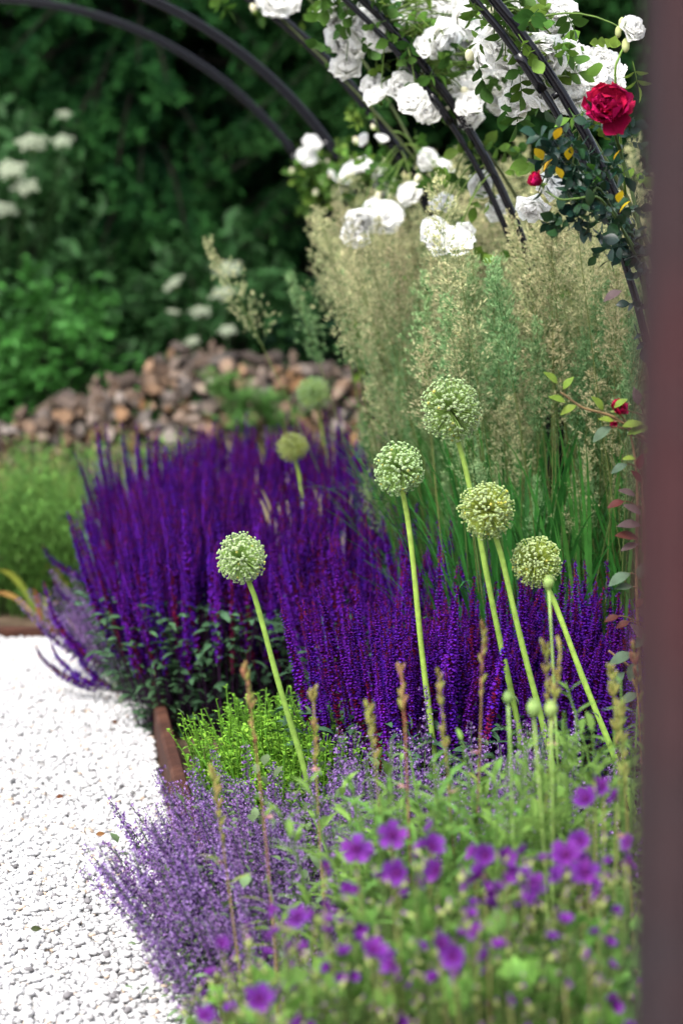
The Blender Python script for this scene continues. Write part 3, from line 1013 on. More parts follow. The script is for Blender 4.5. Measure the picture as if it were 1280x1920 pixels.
def allium_head(seed, inner, outer, nfl=290, pale=1.0):
    r = np.random.default_rng(seed)
    i = np.arange(nfl) + 0.5
    ph = np.arccos(1 - 2 * i / nfl); th = np.pi * (1 + 5 ** 0.5) * i
    d = np.c_[np.cos(th) * np.sin(ph), np.sin(th) * np.sin(ph), np.cos(ph)]
    d = norm(d + r.normal(0, 0.075, d.shape))
    rad = r.uniform(0.8, 1.05, nfl) * (1 + .04 * np.sin(3 * d[:, 0] + seed) + .03 * np.sin(4 * d[:, 2] + 2 * seed))
    keep = r.random(nfl) > .05
    d, rad = d[keep], rad[keep]
    nfl = len(d)
    gp, gf = Geo(), Geo()
    ped = (np.array([[.012, 0, 0], [-.006, .01, 0], [-.006, -.01, 0], [.012, 0, 1], [-.006, .01, 1], [-.006, -.01, 1]]), np.array([[0, 1, 4], [0, 4, 3], [1, 2, 5], [1, 5, 4], [2, 0, 3], [2, 3, 5]]),
           np.array([inner] * 3 + [inner * 1.1] * 3))
    gp.inst(ped, d * 0.05, frames(d), np.c_[np.ones(nfl), np.ones(nfl), rad - 0.08])
    V, F = ICO1
    gp.add(V * 0.1, F, inner)
    # capsule: three rounded lobes, a short style, six pale tepals
    gc = Geo()
    for q in range(3):
        a0 = q * 2.094
        gc.add(ICO0[0] * np.array([.032, .032, .038]) + np.array([math.cos(a0) * .02, math.sin(a0) * .02, .0]), ICO0[1], outer)
    tep = leaf_tpl(0.075, 0.03, np.array([.66, .76, .46]) * pale, np.array([.8, .84, .64]) * pale, 3, 0.1, -0.2)
    an = np.arange(6) * 1.047
    gc.inst(tep, np.repeat([[0, 0, -.03]], 6, 0), frames(np.c_[np.cos(an), np.sin(an), np.full(6, 0.25)]), 1.0)
    tint = np.repeat(r.uniform(0.85, 1.15, (nfl, 1)), 3, 1)
    yel = r.random(nfl) < 0.03
    tint[yel] = tint[yel] * np.array([1.25, 0.95, 0.5])
    gf.inst(gc.tpl(), d * rad[:, None] * 0.96, frames(d, r.uniform(0, 6, nfl)), r.uniform(0.8, 1.08, nfl), tint)
    return gp.mesh('pedicels', M_STEM), gf.mesh('seed_capsules', M_PETAL)


INN, OUT = np.array([0.26, 0.42, 0.1]), np.array([0.5, 0.64, 0.32])
HEADS = [allium_head(1, INN, OUT, 580), allium_head(2, INN * 0.85, OUT * np.array([.85, .95, .9]), 540), allium_head(3, np.array([.3, .38, .06]), OUT * np.array([1.08, 1.05, .85]), 560), allium_head(4, np.array([.3, .38, .08]), np.array([.42, .5, .14]), 420, 0.75), allium_head(6, INN * .9, np.array([.3, .46, .2]), 430, 0.65)]


def allium(hpx, lowpx, D, rpx, k, label, bow=0.02, sc=1.0):
    hc = at(*hpx, D)
    lo = at(*lowpx, D)
    v = lo - hc
    base = hc + v * (hc[2] / -v[2])
    base[2] = 0
    rad = 1.05 * rpx * D / FPX
    o = empty('allium', base, label, 'allium', 'allium seed heads')
    top = hc - base
    pth = bez((0, 0, -0.02), top * 0.5 + np.array([bow, 0.01, 0]), top - norm(top) * rad * 0.06, 20)
    pth[2:-2, 0] += .0025 * np.sin(np.linspace(0, 9, 16) + 5 * D)
    g = Geo()
    V, F = tube(pth, np.linspace(0.0071, 0.005, 20) * (1 + .04 * np.sin(np.arange(20) * 1.7 + D)), 10)
    tt = np.linspace(0, 1, 20)
    g.add(V, F, np.r_[np.repeat(lin(105, 140, 55)[None] * (1 - tt[:, None]) + lin(145, 172, 78)[None] * tt[:, None], 10, 0), [lin(130, 160, 70)] * 2] * np.array([[sc] * 3]))
    obj('stem', g.mesh('stem', M_STEM), o)
    fr = lean_frame(norm(top), random.uniform(0, 6))
    h = obj('flower_head', HEADS[k][1], o, mat4(fr, top, rad), kind='stuff')
    obj('pedicels', HEADS[k][0], h, kind='stuff')
    return o


ALL = [((452, 1047), (566, 1462), 4.72, 48, 0, 'pale green allium globe on a slanting stem above the oregano'),
       ((748, 879), (786, 1240), 4.88, 48, 1, 'green allium globe on an upright stem in the middle of the salvia'),
       ((844, 768), (950, 1300), 4.86, 57, 1, 'tallest and largest green allium globe, against the feather grass'),
       ((914, 957), (994, 1300), 4.66, 52, 2, 'yellowish green allium globe overlapping the tallest one\'s stem'),
       ((1004, 1053), (1122, 1365), 4.7, 47, 2, 'yellowish allium globe with a bud in front, on a strongly slanting stem')]
for i, a_ in enumerate(ALL): allium(*a_)
allium((549, 838), (563, 935), 7.3, 29, 3, 'small blurred lime allium globe rising from the far salvia')
allium((587, 738), (614, 880), 8.4, 32, 4, 'dark green blurred allium globe beside the firewood heap', sc=.45)
STR = lin(205, 190, 150)
for i, (px, py, D) in enumerate([(560, 930, 7.25), (610, 905, 7.9), (640, 940, 7.2), (480, 910, 7.9)]):
    p = at(px, py, D); p[2] = 0
    r = np.random.default_rng(40 + i)
    strap_plant('withered_bulb_plant', p, [((r.normal(0, .1), r.normal(0, .05), r.uniform(0.48, 0.62)), 0.25, 0.013, STR * .4, STR * .7) for k in range(6)], 'withered straw coloured bulb leaves in the far salvia', 'plant', 'withered bulb leaves')


# ------------------------------------------------------------------ feather reed grass
def plume(seed, H, Lp, openness, c_lo, c_hi, nn=15):
    """one flowering stem: a culm and a feathery panicle of spikelets on fine branches"""
    r = np.random.default_rng(seed)
    g = Geo()
    bend = float(np.clip(r.normal(0, 0.1), -.15, .15))
    pth = bez((0, 0, 0), (bend * 0.15, 0, H * 0.55), (bend, r.normal(0, .04), H), 18)
    V, F = tube(pth, np.linspace(0.0024, 0.0008, 18), 4, cap=False)
    tt = np.linspace(0, 1, 18)[:, None]
    g.add(V, F, np.repeat(lin(58, 92, 40)[None] * (1 - tt) + lin(125, 132, 80)[None] * tt, 4, 0))
    spk = (np.array([[0, 0, 0], [-.2, 0, .4], [0, .16, .45], [.2, 0, .4], [0, 0, 1]]), np.array([[0, 2, 1], [0, 3, 2], [1, 2, 4], [2, 3, 4]]), np.ones((5, 3)))
    zs_ = np.linspace(H - Lp, H * 0.995, nn)
    P_, D_, C_ = [], [], []
    for k, z in enumerate(zs_):
        u = k / (nn - 1)
        p = np.array([np.interp(z, pth[:, 2], pth[:, q]) for q in range(3)])
        for b in range(4 if u < 0.85 else 3):
            a0 = r.uniform(0, 6.28)
            bl = Lp * (0.34 - 0.27 * u) * r.uniform(0.6, 1.25)
            dv = norm(np.array([math.cos(a0) * openness, math.sin(a0) * openness, r.uniform(.6, 1.2)]))
            e_ = p + dv * bl
            side = norm(np.cross(dv, [0.3, 0.2, 1]))
            g.add(np.array([p - side * .0005, p + side * .0005, e_]), np.array([[0, 1, 2]]), c_lo)
            for cl in range(3):
                m_ = 6
                q_ = p + dv * bl * (0.4 + 0.3 * cl) + r.normal(0, 0.004, 3)
                P_.append(q_ + r.normal(0, 0.0035, (m_, 3)))
                D_.append(norm(dv + r.normal(0, .4, (m_, 3))))
                C_.append(c_lo[None] + (c_hi - c_lo)[None] * np.clip(r.normal(0.5 + 0.3 * u, .35, (m_, 1)), -.2, 1.25))
    P_, D_, C_ = map(np.concatenate, (P_, D_, C_))
    g.inst(spk, P_, frames(D_, r.uniform(0, 6, len(P_))), np.c_[np.full(len(P_), 0.0085), np.full(len(P_), .007), r.uniform(0.008, 0.0135, len(P_))], np.maximum(C_, .02))
    return g.mesh('plume', M_PLUME, smooth=False)


TAN, TAN2, PGR, PGR2 = lin(112, 138, 88), lin(212, 206, 160), lin(78, 126, 72), lin(160, 190, 134)
PLT = [plume(k, 1.45 + 0.05 * (k % 3), 0.3 + .04 * (k % 2), [.75, 1.15, .95][k % 3], TAN * (1 if k % 2 else .8), TAN2 if k % 3 else TAN2 * .85) for k in range(7)]
PLG = [plume(20 + k, 1.25 + 0.05 * (k % 3), 0.3, [.4, .8][k % 2], PGR, PGR2) for k in range(5)]


def reed_grass(x, y, n, label, s=1.0, green=0.3, nb=140, seed=0, nblade=14):
    r = np.random.default_rng(900 + seed)
    o = empty('feather_reed_grass', (x, y, 0), label, 'grass', 'feather reed grass clumps')
    for k in range(n):
        a0, q = r.uniform(0, 6.28), math.sqrt(r.random())
        b = np.array([math.cos(a0) * q * 0.13, math.sin(a0) * q * 0.13, 0])
        d = np.array([b[0] * 1.3 - (.05 if x < .35 else .01) + float(np.clip(r.normal(0, .1), -.15, .18)), b[1] * 1.3 + r.normal(0, .11), 1])
        me = PLG[int(r.integers(5))] if r.random() < green else PLT[int(r.integers(7))]
        obj('plume', me, o, mat4(lean_frame(d, r.uniform(0, 6.28)), b, s * (1.04 - .42 * r.random() ** 1.6)))
    g = Geo()
    one = []
    for k in range(nb):
        a0, q = r.uniform(0, 6.28), math.sqrt(r.random())
        b = np.array([math.cos(a0) * q * 0.15, math.sin(a0) * q * 0.15, 0])
        hh = r.uniform(0.45, 0.95)
        o_ = r.uniform(0.05, 0.32)
        dr = r.uniform(0, 0.3) if r.random() < 0.35 else 0
        tip = b + np.array([math.cos(a0) * o_, math.sin(a0) * o_, hh - dr])
        mid = b + np.array([math.cos(a0) * o_ * .25, math.sin(a0) * o_ * .25, hh * 0.85])
        c = lin(66, 124, 52) * r.uniform(0.5, 1.3)
        bl = blade(bez(b, mid, tip, 10), r.uniform(0.006, 0.011), (-math.sin(a0), math.cos(a0), 0), c * .8, c * 1.25)
        if k < nblade: one.append(bl)
        else: g.add(*bl)
    for bl in one:
        gb = Geo(); gb.add(*bl)
        obj('blade', gb.mesh('blade', M_GRASS), o)
    obj('leaf_tuft', g.mesh('leaf_tuft', M_GRASS), o, kind='stuff')
    return o


GL = 'tall feather reed grass clump with tan plumes between salvia and rose arches'
for i, (x, y, n, s, gr) in enumerate([(0.34, 6.65, 52, 0.95, 0.5), (0.54, 6.3, 50, 0.9, 0.5), (0.76, 6.05, 46, 0.9, 0.55), (0.28, 7.4, 46, 1.0, 0.35), (0.5, 7.1, 46, 1.0, 0.25), (0.8, 6.8, 46, 0.98, 0.3),
                                    (0.38, 8.0, 44, 1.03, 0.2), (0.72, 7.7, 44, 1.03, 0.2), (1.05, 7.3, 40, 1.02, 0.25), (1.02, 6.4, 36, 0.95, 0.4), (0.42, 5.6, 40, 0.96, 0.5), (0.6, 5.55, 42, 0.96, 0.5), (0.8, 5.55, 34, 0.96, 0.5)]):
    reed_grass(x, y, n, GL, s, gr, 220, i, 14 if y < 7.2 else 0)


# ------------------------------------------------------------------ catmint
NV, NV2, NC = np.array([0.22, 0.11, 0.38]), np.array([0.38, 0.24, 0.51]), np.array([0.085, 0.03, 0.15])
NG = np.array([0.13, 0.2, 0.09])


def catmint_spike(seed, H, dark=0.3, bow=0.08):
    r = np.random.default_rng(seed)
    g = Geo()
    pth = bez((0, 0, 0), (bow * .15, 0, H * .5), (bow, r.normal(0, .02), H), 14)
    V, F = tube(pth, np.linspace(0.0016, 0.0008, 14), 4, cap=False)
    g.add(V, F, NG * 0.9)
    fl = (np.array([[0, 0, 0], [.2, 0, .3], [-.1, .17, .3], [-.1, -.17, .3], [0, .1, .6], [-.3, -.1, .95], [.3, -.1, .95], [0, -.45, .9], [-.2, .3, .9], [.2, .3, .9]]),
          np.array([[0, 1, 2], [0, 2, 3], [0, 3, 1], [1, 4, 2], [2, 4, 3], [4, 5, 7], [4, 7, 6], [4, 8, 9]]),
          np.array([NC] * 4 + [NV] + [NV2] * 5))
    bud = (fl[0][:5] * np.array([1, 1, 1.1]), fl[1][:5], np.array([NC * 1.2] * 4 + [NV * .8]))
    lf = leaf_tpl(1.0, 0.55, NG * .8, NG * 1.1, 4, 0.3, 0.3)
    s = 0.3
    while s < 1.0:
        u = (s - 0.3) / 0.7
        i0 = min(int(s * 13), 12)
        p = pth[i0] + (pth[i0 + 1] - pth[i0]) * (s * 13 - i0)
        m_ = int(r.integers(9, 15)) if u < 0.8 else 7
        d = norm(np.c_[r.normal(size=m_), r.normal(size=m_), r.uniform(-.1, 1.1, m_)])
        sz = r.uniform(0.0095, 0.016, m_) * (1 - 0.4 * u)
        isb = r.random(m_) < dark + 0.5 * max(0, u - 0.7)
        P = p + d * 0.003 + r.normal(0, 0.002, (m_, 3))
        tint = r.uniform(0.7, 1.25, (m_, 1)) * np.ones((1, 3))
        g.inst(fl, P[~isb], frames(d[~isb], r.uniform(0, 6, int((~isb).sum()))), sz[~isb], tint[~isb])
        g.inst(bud, P[isb], frames(d[isb]), sz[isb] * .9, tint[isb])
        if u < 0.6:
            an = r.uniform(0, 6.28) + np.array([0, 3.14])
            g.inst(lf, np.repeat(p[None], 2, 0), frames(np.c_[np.cos(an), np.sin(an), [0.3, 0.3]]), np.array([.016, .016]) * (1.3 - u))
        s += (0.021 if u < 0.5 else 0.014) / H * (1 - 0.25 * u) * r.uniform(.85, 1.2)
    for k in range(10):
        i0 = int(r.integers(1, 5)); an = r.uniform(0, 6.28)
        g.inst(lf, pth[i0][None], frames(np.array([[math.cos(an), math.sin(an), .5]])), np.array([r.uniform(.015, .028)]))
    return g.mesh('flower_spike', M_PETAL, smooth=False)


CMS = [catmint_spike(k, rng.uniform(0.3, 0.42), [0.2, 0.35, 0.5][k % 3], rng.uniform(0.02, 0.13)) for k in range(9)]


def catmint(x, y, n, label, group, lx=0, ly=0, fan=5.0, s=1.0, rad=0.12, fo=200, fh=0.2):
    r = np.random.default_rng(int(abs(x) * 1000 + y * 91))
    o = empty('catmint', (x, y, 0), label, 'catmint', group)
    g = Geo()
    P = r.normal(0, 0.09, (fo, 3)); P[:, 2] = np.abs(P[:, 2]) * fh / 0.09 * .6 + .01
    g.inst(leaf_tpl(1.0, 0.6, NG * .8, NG * 1.2, 4, .3, .3), P, frames(norm(P + r.normal(0, .1, P.shape))), r.uniform(.018, .035, fo), r.uniform(.6, 1.3, (fo, 1)) * np.ones((1, 3)))
    obj('foliage', g.mesh('foliage', M_LEAF), o, kind='stuff')
    for k in range(n):
        a0, q = r.uniform(0, 6.28), math.sqrt(r.random())
        b = np.array([math.cos(a0) * q * rad, math.sin(a0) * q * rad, 0.01])
        d = np.array([b[0] * fan + lx + r.normal(0, .12), b[1] * fan + ly + r.normal(0, .12), 1.0])
        # the bow bends the tip back up
        fr = lean_frame(d)
        up = np.array([0, 0, 1.0]) - norm(d) * norm(d)[2]
        if np.linalg.norm(up) > 0.1:
            xax = norm(up); zax = norm(d); fr = np.stack([xax, np.cross(zax, xax), zax], axis=1)
        obj('flower_spike', CMS[int(r.integers(9))], o, mat4(fr, b, s * r.uniform(.75, 1.15)))
    return o


C1 = 'lavender blue catmint mound spilling over the white gravel'
C2 = 'lavender blue catmint standing behind the cranesbill'
C3 = 'blurred catmint under the arching salvia at the path edge'
for x, y, n, lx, ly in [(-0.13, 4.25, 62, -0.75, -0.15), (-0.13, 4.48, 60, -0.72, 0.0), (-0.07, 4.72, 44, -0.35, 0.0), (-0.1, 4.08, 56, -0.6, -0.2), (-0.04, 4.45, 44, -0.15, 0.0), (-0.08, 3.85, 36, -0.4, -0.2)]:
    catmint(x, y, n, C1, 'catmint over the path edge', lx, ly, s=0.88 if lx < -.5 else .74)
for x, y, n in [(0.08, 4.65, 34), (0.22, 4.5, 32), (0.36, 4.55, 32), (0.14, 4.3, 34), (0.3, 4.25, 32), (0.48, 4.5, 30)]:
    catmint(x, y, n, C2, 'catmint behind the cranesbill', 0, 0, 3.0, 0.92)
for x, y in [(-0.56, 7.12), (-0.6, 7.45)]:
    catmint(x, y, 60, C3, 'catmint under the salvia', -0.95, -0.1, 4, 0.9)

# golden oregano in front of the far drift
for x, y, s in [(-0.2, 5.2, 1.0), (-0.12, 5.05, 1.0), (-0.04, 4.95, 1.0), (0.03, 5.02, .95), (-0.15, 5.38, 1.0), (-0.05, 5.15, 1.08)]:
    herb('golden_oregano', (x, y, 0), 130, 0.31 * s, 0.1, np.array([0.11, 0.27, 0.02]), 'lime green oregano mound between catmint and salvia', 'plant', 'oregano mound', 0.024, 0.014, int(abs(x) * 100), 30, np.array([.19, .36, .035]), 0.2)


# ------------------------------------------------------------------ cranesbill close to the camera
CP, CP2, CPC = np.array([0.095, 0.011, 0.2]), np.array([0.18, 0.04, 0.3]), np.array([0.07, 0.004, 0.07])


def cran_petal():
    g = Geo()
    n, k = 6, 5
    V, F, C = [], [], []
    for i in range(n):
        t = i / (n - 1)
        w = 0.5 * math.sin(min(1, t * 1.25) * math.pi / 2) ** 0.8 * (1 if t < 0.8 else math.sqrt(max(0.1, 1 - ((t - 0.8) / 0.2) ** 2 * 0.75)))
        for j in range(k):
            u = (j / (k - 1) - .5) * 2
            V.append((u * w * 0.74, -0.22 * t + 0.32 * t * t * 0.6 + 0.06 * u * u + .02 * math.sin(7 * u + 4 * t), t - (0.07 * (1 - abs(u)) if i == n - 1 else 0)))
            C.append(CPC * (1 - t) ** 2 + (CP * (1 - t) + CP2 * t) * (1 - (1 - t) ** 2))
    for i in range(n - 1):
        for j in range(k - 1):
            a0 = i * k + j
            F += [(a0, a0 + 1, a0 + k + 1), (a0, a0 + k + 1, a0 + k)]
    g.add(V, F, C)
    return g.mesh('petal', M_PETAL)


CPET = cran_petal()
g = Geo()
g.add(ICO1[0] * np.array([.1, .1, .22]) + np.array([0, 0, .1]), ICO1[1], lin(150, 60, 130))
for q in range(10):
    V, F = tube(bez((0, 0, .05), (.04 * math.cos(q), .04 * math.sin(q), .25), (.16 * math.cos(q * .63), .16 * math.sin(q * .63), .42), 4), .012, 4)
    g.add(V, F, lin(120, 50, 140))
sep = leaf_tpl(0.55, 0.22, lin(110, 130, 70), lin(140, 110, 110), 4, .2, .1)
an = np.arange(5) * 1.2566
g.inst(sep, np.zeros((5, 3)), frames(np.c_[np.cos(an), np.sin(an), np.full(5, -.15)]), 1.0)
CCEN = g.mesh('flower_centre', M_PETAL)


def palm_leaf():
    g = Geo()
    for k in range(5):
        a0 = (k - 2) * 0.62
        lt = leaf_tpl(1.0 - 0.12 * abs(k - 2), 0.5, lin(85, 125, 48), lin(130, 168, 70), 5, .2, .15, widest=.6)
        g.inst(lt, np.zeros((1, 3)), frames(np.array([[math.sin(a0), 0.02 * k, math.cos(a0)]]), np.array([1.57])), 1.0)
        # two teeth on each lobe
        for sgn in (-1, 1):
            b = a0 + sgn * 0.28
            g.inst(leaf_tpl(.42, .2, lin(90, 130, 50), lin(120, 160, 65), 3, .2, .1), np.array([[math.sin(a0) * .42, 0, math.cos(a0) * .42]]), frames(np.array([[math.sin(b), 0, math.cos(b)]]), np.array([1.57])), 1.0)
    return g.tpl()


PALM = palm_leaf()


def bud_tpl():
    g = Geo()
    g.add(ICO0[0] * np.array([.32, .32, .6]) + np.array([0, 0, .55]), ICO0[1], lin(150, 165, 98))
    V, F = tube(np.array([[0, 0, 0], [0, 0, .3]]), .08, 4); g.add(V, F, lin(140, 110, 90))
    g.add(ICO0[0] * np.array([.2, .2, .34]) + np.array([0, 0, 1.2]), ICO0[1], lin(140, 85, 150))
    return g.tpl()


CBUD = bud_tpl()


def cranesbill(x, y, h, rad, flowers, label, nfol=540, nbud=420, seed=0):
    r = np.random.default_rng(1200 + seed)
    o = empty('cranesbill', (x, y, 0), label, 'cranesbill', 'cranesbill plants')
    gl, gs, gb = Geo(), Geo(), Geo()
    u = norm(r.normal(size=(nfol, 3))); u[:, 2] = np.abs(u[:, 2])
    P = u * np.array([rad, rad, h * 0.9]) * (r.random((nfol, 1)) ** 0.4)
    d = norm(u * .8 + r.normal(0, .4, (nfol, 3)) + np.array([0, 0, .25]))
    gl.inst(PALM, P, frames(d, r.normal(0, .6, nfol)), r.uniform(.018, .032, nfol), np.array([1.0, 1.05, 1.35]) * r.uniform(.8, 1.2, (nfol, 1)))
    u = norm(r.normal(size=(nbud, 3))); u[:, 2] = np.abs(u[:, 2])
    P = u * np.array([rad * 1.08, rad * 1.08, h]) * r.uniform(.75, 1.04, (nbud, 1))
    d = norm(u * .6 + r.normal(0, .5, (nbud, 3)) + np.array([0, 0, .4]))
    gb.inst(CBUD, P, frames(d), r.uniform(.008, .013, nbud), np.array([1, 1, 1]) * r.uniform(.8, 1.25, (nbud, 1)))
    for k in range(nbud):
        V, F = tube(bez(P[k] * np.array([.35, .35, .3]), P[k] * np.array([.7, .7, .75]), P[k], 5), .0011, 3, cap=False)
        gs.add(V, F, lin(95, 120, 65) * r.uniform(.8, 1.2))
    obj('foliage', gl.mesh('foliage', M_LEAF), o, kind='stuff')
    obj('stems', gs.mesh('stems', M_STEM), o, kind='stuff')
    obj('flower_buds', gb.mesh('flower_buds', M_LEAF), o, kind='stuff')
    for k in range(44 if flowers else 8):
        u = norm(np.array([r.normal(), -abs(r.normal()) * .8, abs(r.normal()) + .25]))
        p = u * np.array([rad * 1.1, rad * 1.1, h * 1.04])
        obj('flower', HALF, o, mat4(lean_frame(u + r.normal(0, .5, 3), r.uniform(0, 6)), p, r.uniform(.01, .018)))
    for (px, py, D, rp, face) in flowers:
        p = at(px, py, D) - np.array([x, y, 0])
        s = rp * .88 * D / FPX
        f = obj('flower', CCEN, o, mat4(lean_frame(face, r.uniform(0, 6)), p, s))
        tilt = r.uniform(-.15, .6)
        for q in range(5):
            a0 = q * 1.2566 + r.normal(0, .06)
            dv = np.array([math.cos(a0), math.sin(a0), .18 + tilt])
            ny = np.array([0, 0, 1.0]); zz_ = norm(dv); yy = norm(ny - zz_ * zz_[2]); xx = np.cross(yy, zz_)
            obj('petal', CPET, f, mat4(np.stack([xx, yy, zz_], 1), (0, 0, .06), 1.02))
        V, F = tube(bez(p * np.array([.6, .6, .5]), p * np.array([.95, .95, .8]), p - np.array(norm(face)) * s * .1, 6), .0013, 4)
        gg = Geo(); gg.add(V, F, lin(120, 120, 70))
        obj('flower_stalk', gg.mesh('flower_stalk', M_STEM), o)
    return o


def half_flower():
    g = Geo()
    me = CPET
    V = np.array([v.co[:] for v in me.vertices]); F = np.array([p.vertices[:] for p in me.polygons])
    C = np.zeros(len(V) * 4); me.attributes['Col'].data.foreach_get('color', C); C = C.reshape(-1, 4)[:, :3]
    for q in range(5):
        a0 = q * 1.2566
        zz_ = norm(np.array([math.cos(a0), math.sin(a0), 1.1])); yy = norm(np.array([0, 0, 1.0]) - zz_ * zz_[2]); xx = np.cross(yy, zz_)
        g.inst((V, F, C), np.zeros((1, 3)), np.stack([xx, yy, zz_], 1)[None], .8)
    g.inst(sep, np.zeros((5, 3)), frames(np.c_[np.cos(an), np.sin(an), np.full(5, .6)]), .7)
    return g.mesh('flower', M_PETAL)


HALF = half_flower()
FC = (0.0, -0.8, 0.6)
rf = lambda: (random.gauss(0, .35), -0.75 + random.gauss(0, .2), 0.6 + random.gauss(0, .2))
rs = lambda: (random.choice([-1, 1]) * 0.8, -0.2 + random.gauss(0, .3), 0.45)
fl1 = [(487, 1874, 2.75, 37, FC), (527, 1857, 2.75, 28, rs()), (385, 1905, 2.75, 26, rf()), (460, 1737, 3.0, 20, rs()), (416, 1770, 3.0, 20, rf()), (558, 1720, 3.0, 26, rf()), (588, 1718, 3.0, 22, rs()), (540, 1780, 2.95, 20, rs()), (610, 1625, 3.25, 22, rs()), (512, 1706, 3.1, 16, rs())]
fl2 = [(668, 1592, 3.1, 36, FC), (735, 1566, 3.1, 34, rf()), (808, 1590, 3.1, 33, rf()), (810, 1550, 3.12, 20, rs()), (745, 1637, 3.0, 36, rf()), (780, 1655, 3.0, 24, rs()), (820, 1635, 3.0, 32, rf()), (700, 1785, 2.8, 34, rf()), (735, 1808, 2.78, 28, rs()), (610, 1700, 2.95, 20, rs()), (715, 1800, 2.8, 20, rs())]
fl3 = [(905, 1645, 3.0, 36, rs()), (910, 1605, 3.08, 30, rf()), (945, 1610, 3.08, 28, rf()), (890, 1600, 3.1, 24, rs()), (825, 1770, 2.8, 30, rs()), (850, 1795, 2.78, 34, rf()), (890, 1745, 2.85, 26, rs()), (915, 1795, 2.8, 30, rs()), (1000, 1660, 2.98, 30, rf()), (985, 1680, 2.95, 22, rs()), (955, 1640, 3.0, 24, rs())]
fl4 = [(1060, 1605, 3.05, 38, rf()), (1085, 1580, 3.08, 30, rf()), (1095, 1637, 3.0, 36, FC), (1050, 1640, 3.02, 28, rs()), (1172, 1617, 3.0, 28, rs()), (1122, 1675, 2.95, 18, rs()), (1100, 1500, 3.2, 32, rf()), (1130, 1475, 3.2, 22, rs()), (1155, 1495, 3.2, 24, rs()), (1115, 1465, 3.2, 20, rs()), (1060, 1845, 2.75, 14, rs()), (955, 1875, 2.72, 16, rs()), (1175, 1580, 3.05, 20, rs()), (1105, 1790, 2.82, 16, rs())]
CL = ['cranesbill beside the catmint and gravel, with one wide open bloom', 'cranesbill crowded with wide open purple blooms facing out', 'cranesbill with purple blooms seen mostly from the side', 'cranesbill beside the post, its tallest blooms in a loose cluster']
cranesbill(-0.03, 2.95, 0.46, 0.19, fl1, CL[0], seed=1)
cranesbill(0.1, 3.02, 0.54, 0.2, fl2, CL[1], seed=2)
cranesbill(0.21, 2.95, 0.54, 0.2, fl3, CL[2], seed=3)
cranesbill(0.34, 2.98, 0.55, 0.2, fl4, CL[3], seed=4)
for i, (x, y) in enumerate([(0.02, 2.62), (0.16, 2.6), (0.3, 2.62), (-0.1, 2.75), (-0.1, 3.2)]):
    cranesbill(x, y, 0.36, 0.16, [], 'low leafy cranesbill mound without open flowers', 260, 300, seed=6 + i)

# leafy perennial stems and thin budded stems behind the cranesbill
for i, (x, y, h) in enumerate([(0.03, 3.55, 0.5), (0.14, 3.5, 0.55), (0.26, 3.55, 0.56), (0.38, 3.5, 0.6), (0.1, 3.85, 0.46), (0.33, 3.9, 0.5), (0.46, 3.75, 0.6), (0.22, 3.75, .5)]):
    herb('lance_leaved_plant', (x, y, 0), 22, h, 0.09, np.array([0.12, 0.235, 0.048]), 'leafy green perennial with lance leaves between cranesbill and catmint', 'plant', 'lance leaved perennials', 0.092, 0.02, 60 + i, 22)


def bud_stem(tip, base, D, label, pink=0.3, nb=18, seed=0, side=1):
    r = np.random.default_rng(1500 + seed)
    tp = at(*tip, D)
    bs = at(*base, D)
    v = bs - tp
    b0 = tp + v * (tp[2] / -v[2]); b0[2] = 0
    o = empty('budded_wildflower', b0, label, 'flower', 'budded wand stems')
    T = tp - b0
    pth = bez((0, 0, 0), T * .5 + np.array([r.normal(0, .02), 0, 0]), T, 16)
    V, F = tube(pth, np.linspace(.002, .0011, 16), 6)
    cs, cp = lin(115, 130, 60), lin(150, 95, 80)
    g = Geo(); g.add(V, F, cs * (1 - pink) + cp * pink)
    obj('stem', g.mesh('stem', M_STEM), o)
    bt = (ICO1[0] * np.array([.003, .003, .0105]) + np.array([0, 0, .01]), ICO1[1], np.ones((len(ICO1[0]), 3)))
    g = Geo()
    L_ = np.linalg.norm(T)
    s_ = np.sort(1 - r.random(nb) ** 1.5 * 0.115 / L_)
    i0 = np.minimum((s_ * 15).astype(int), 14)
    P = pth[i0] + (pth[i0 + 1] - pth[i0]) * (s_ * 15 - i0)[:, None]
    an = r.uniform(0, 6.28, nb)
    d = np.c_[np.cos(an) * .45, np.sin(an) * .45, np.ones(nb)]
    mixp = np.clip(r.random((nb, 1)) * 1.6 * pink, 0, 1)
    g.inst(bt, P, frames(d), r.uniform(.6, 1.05, nb), lin(140, 150, 75)[None] * (1 - mixp) + cp[None] * mixp)
    obj('bud_spike', g.mesh('bud_spike', M_LEAF), o, kind='stuff')
    lt = leaf_tpl(.05, .009, lin(110, 140, 60), lin(150, 165, 80), 5, .2, .3)
    for k in range(7):
        q = r.uniform(.15, .75); i_ = int(q * 15); a0 = r.uniform(0, 6.28)
        g = Geo(); g.add(*lt)
        obj('leaf', g.mesh('leaf', M_LEAF), o, mat4(lean_frame((math.cos(a0), math.sin(a0), .7)), pth[i_], r.uniform(.7, 1.2)))
    for k in range(side):
        q = r.uniform(.72, .86); i_ = int(q * 15); a0 = r.uniform(0, 6.28)
        pt = leaf_tpl(.018, .007, lin(200, 140, 140), lin(215, 165, 165), 4, .2, .1)
        g = Geo(); g.inst(pt, np.zeros((3, 3)), frames(np.c_[np.cos(a0 + np.array([-.4, 0, .4])), np.sin(a0 + np.array([-.4, 0, .4])), [.2, .5, .2]]), 1.0)
        obj('flower', g.mesh('flower', M_PETAL), o, mat4(np.eye(3), pth[i_], 1.0))


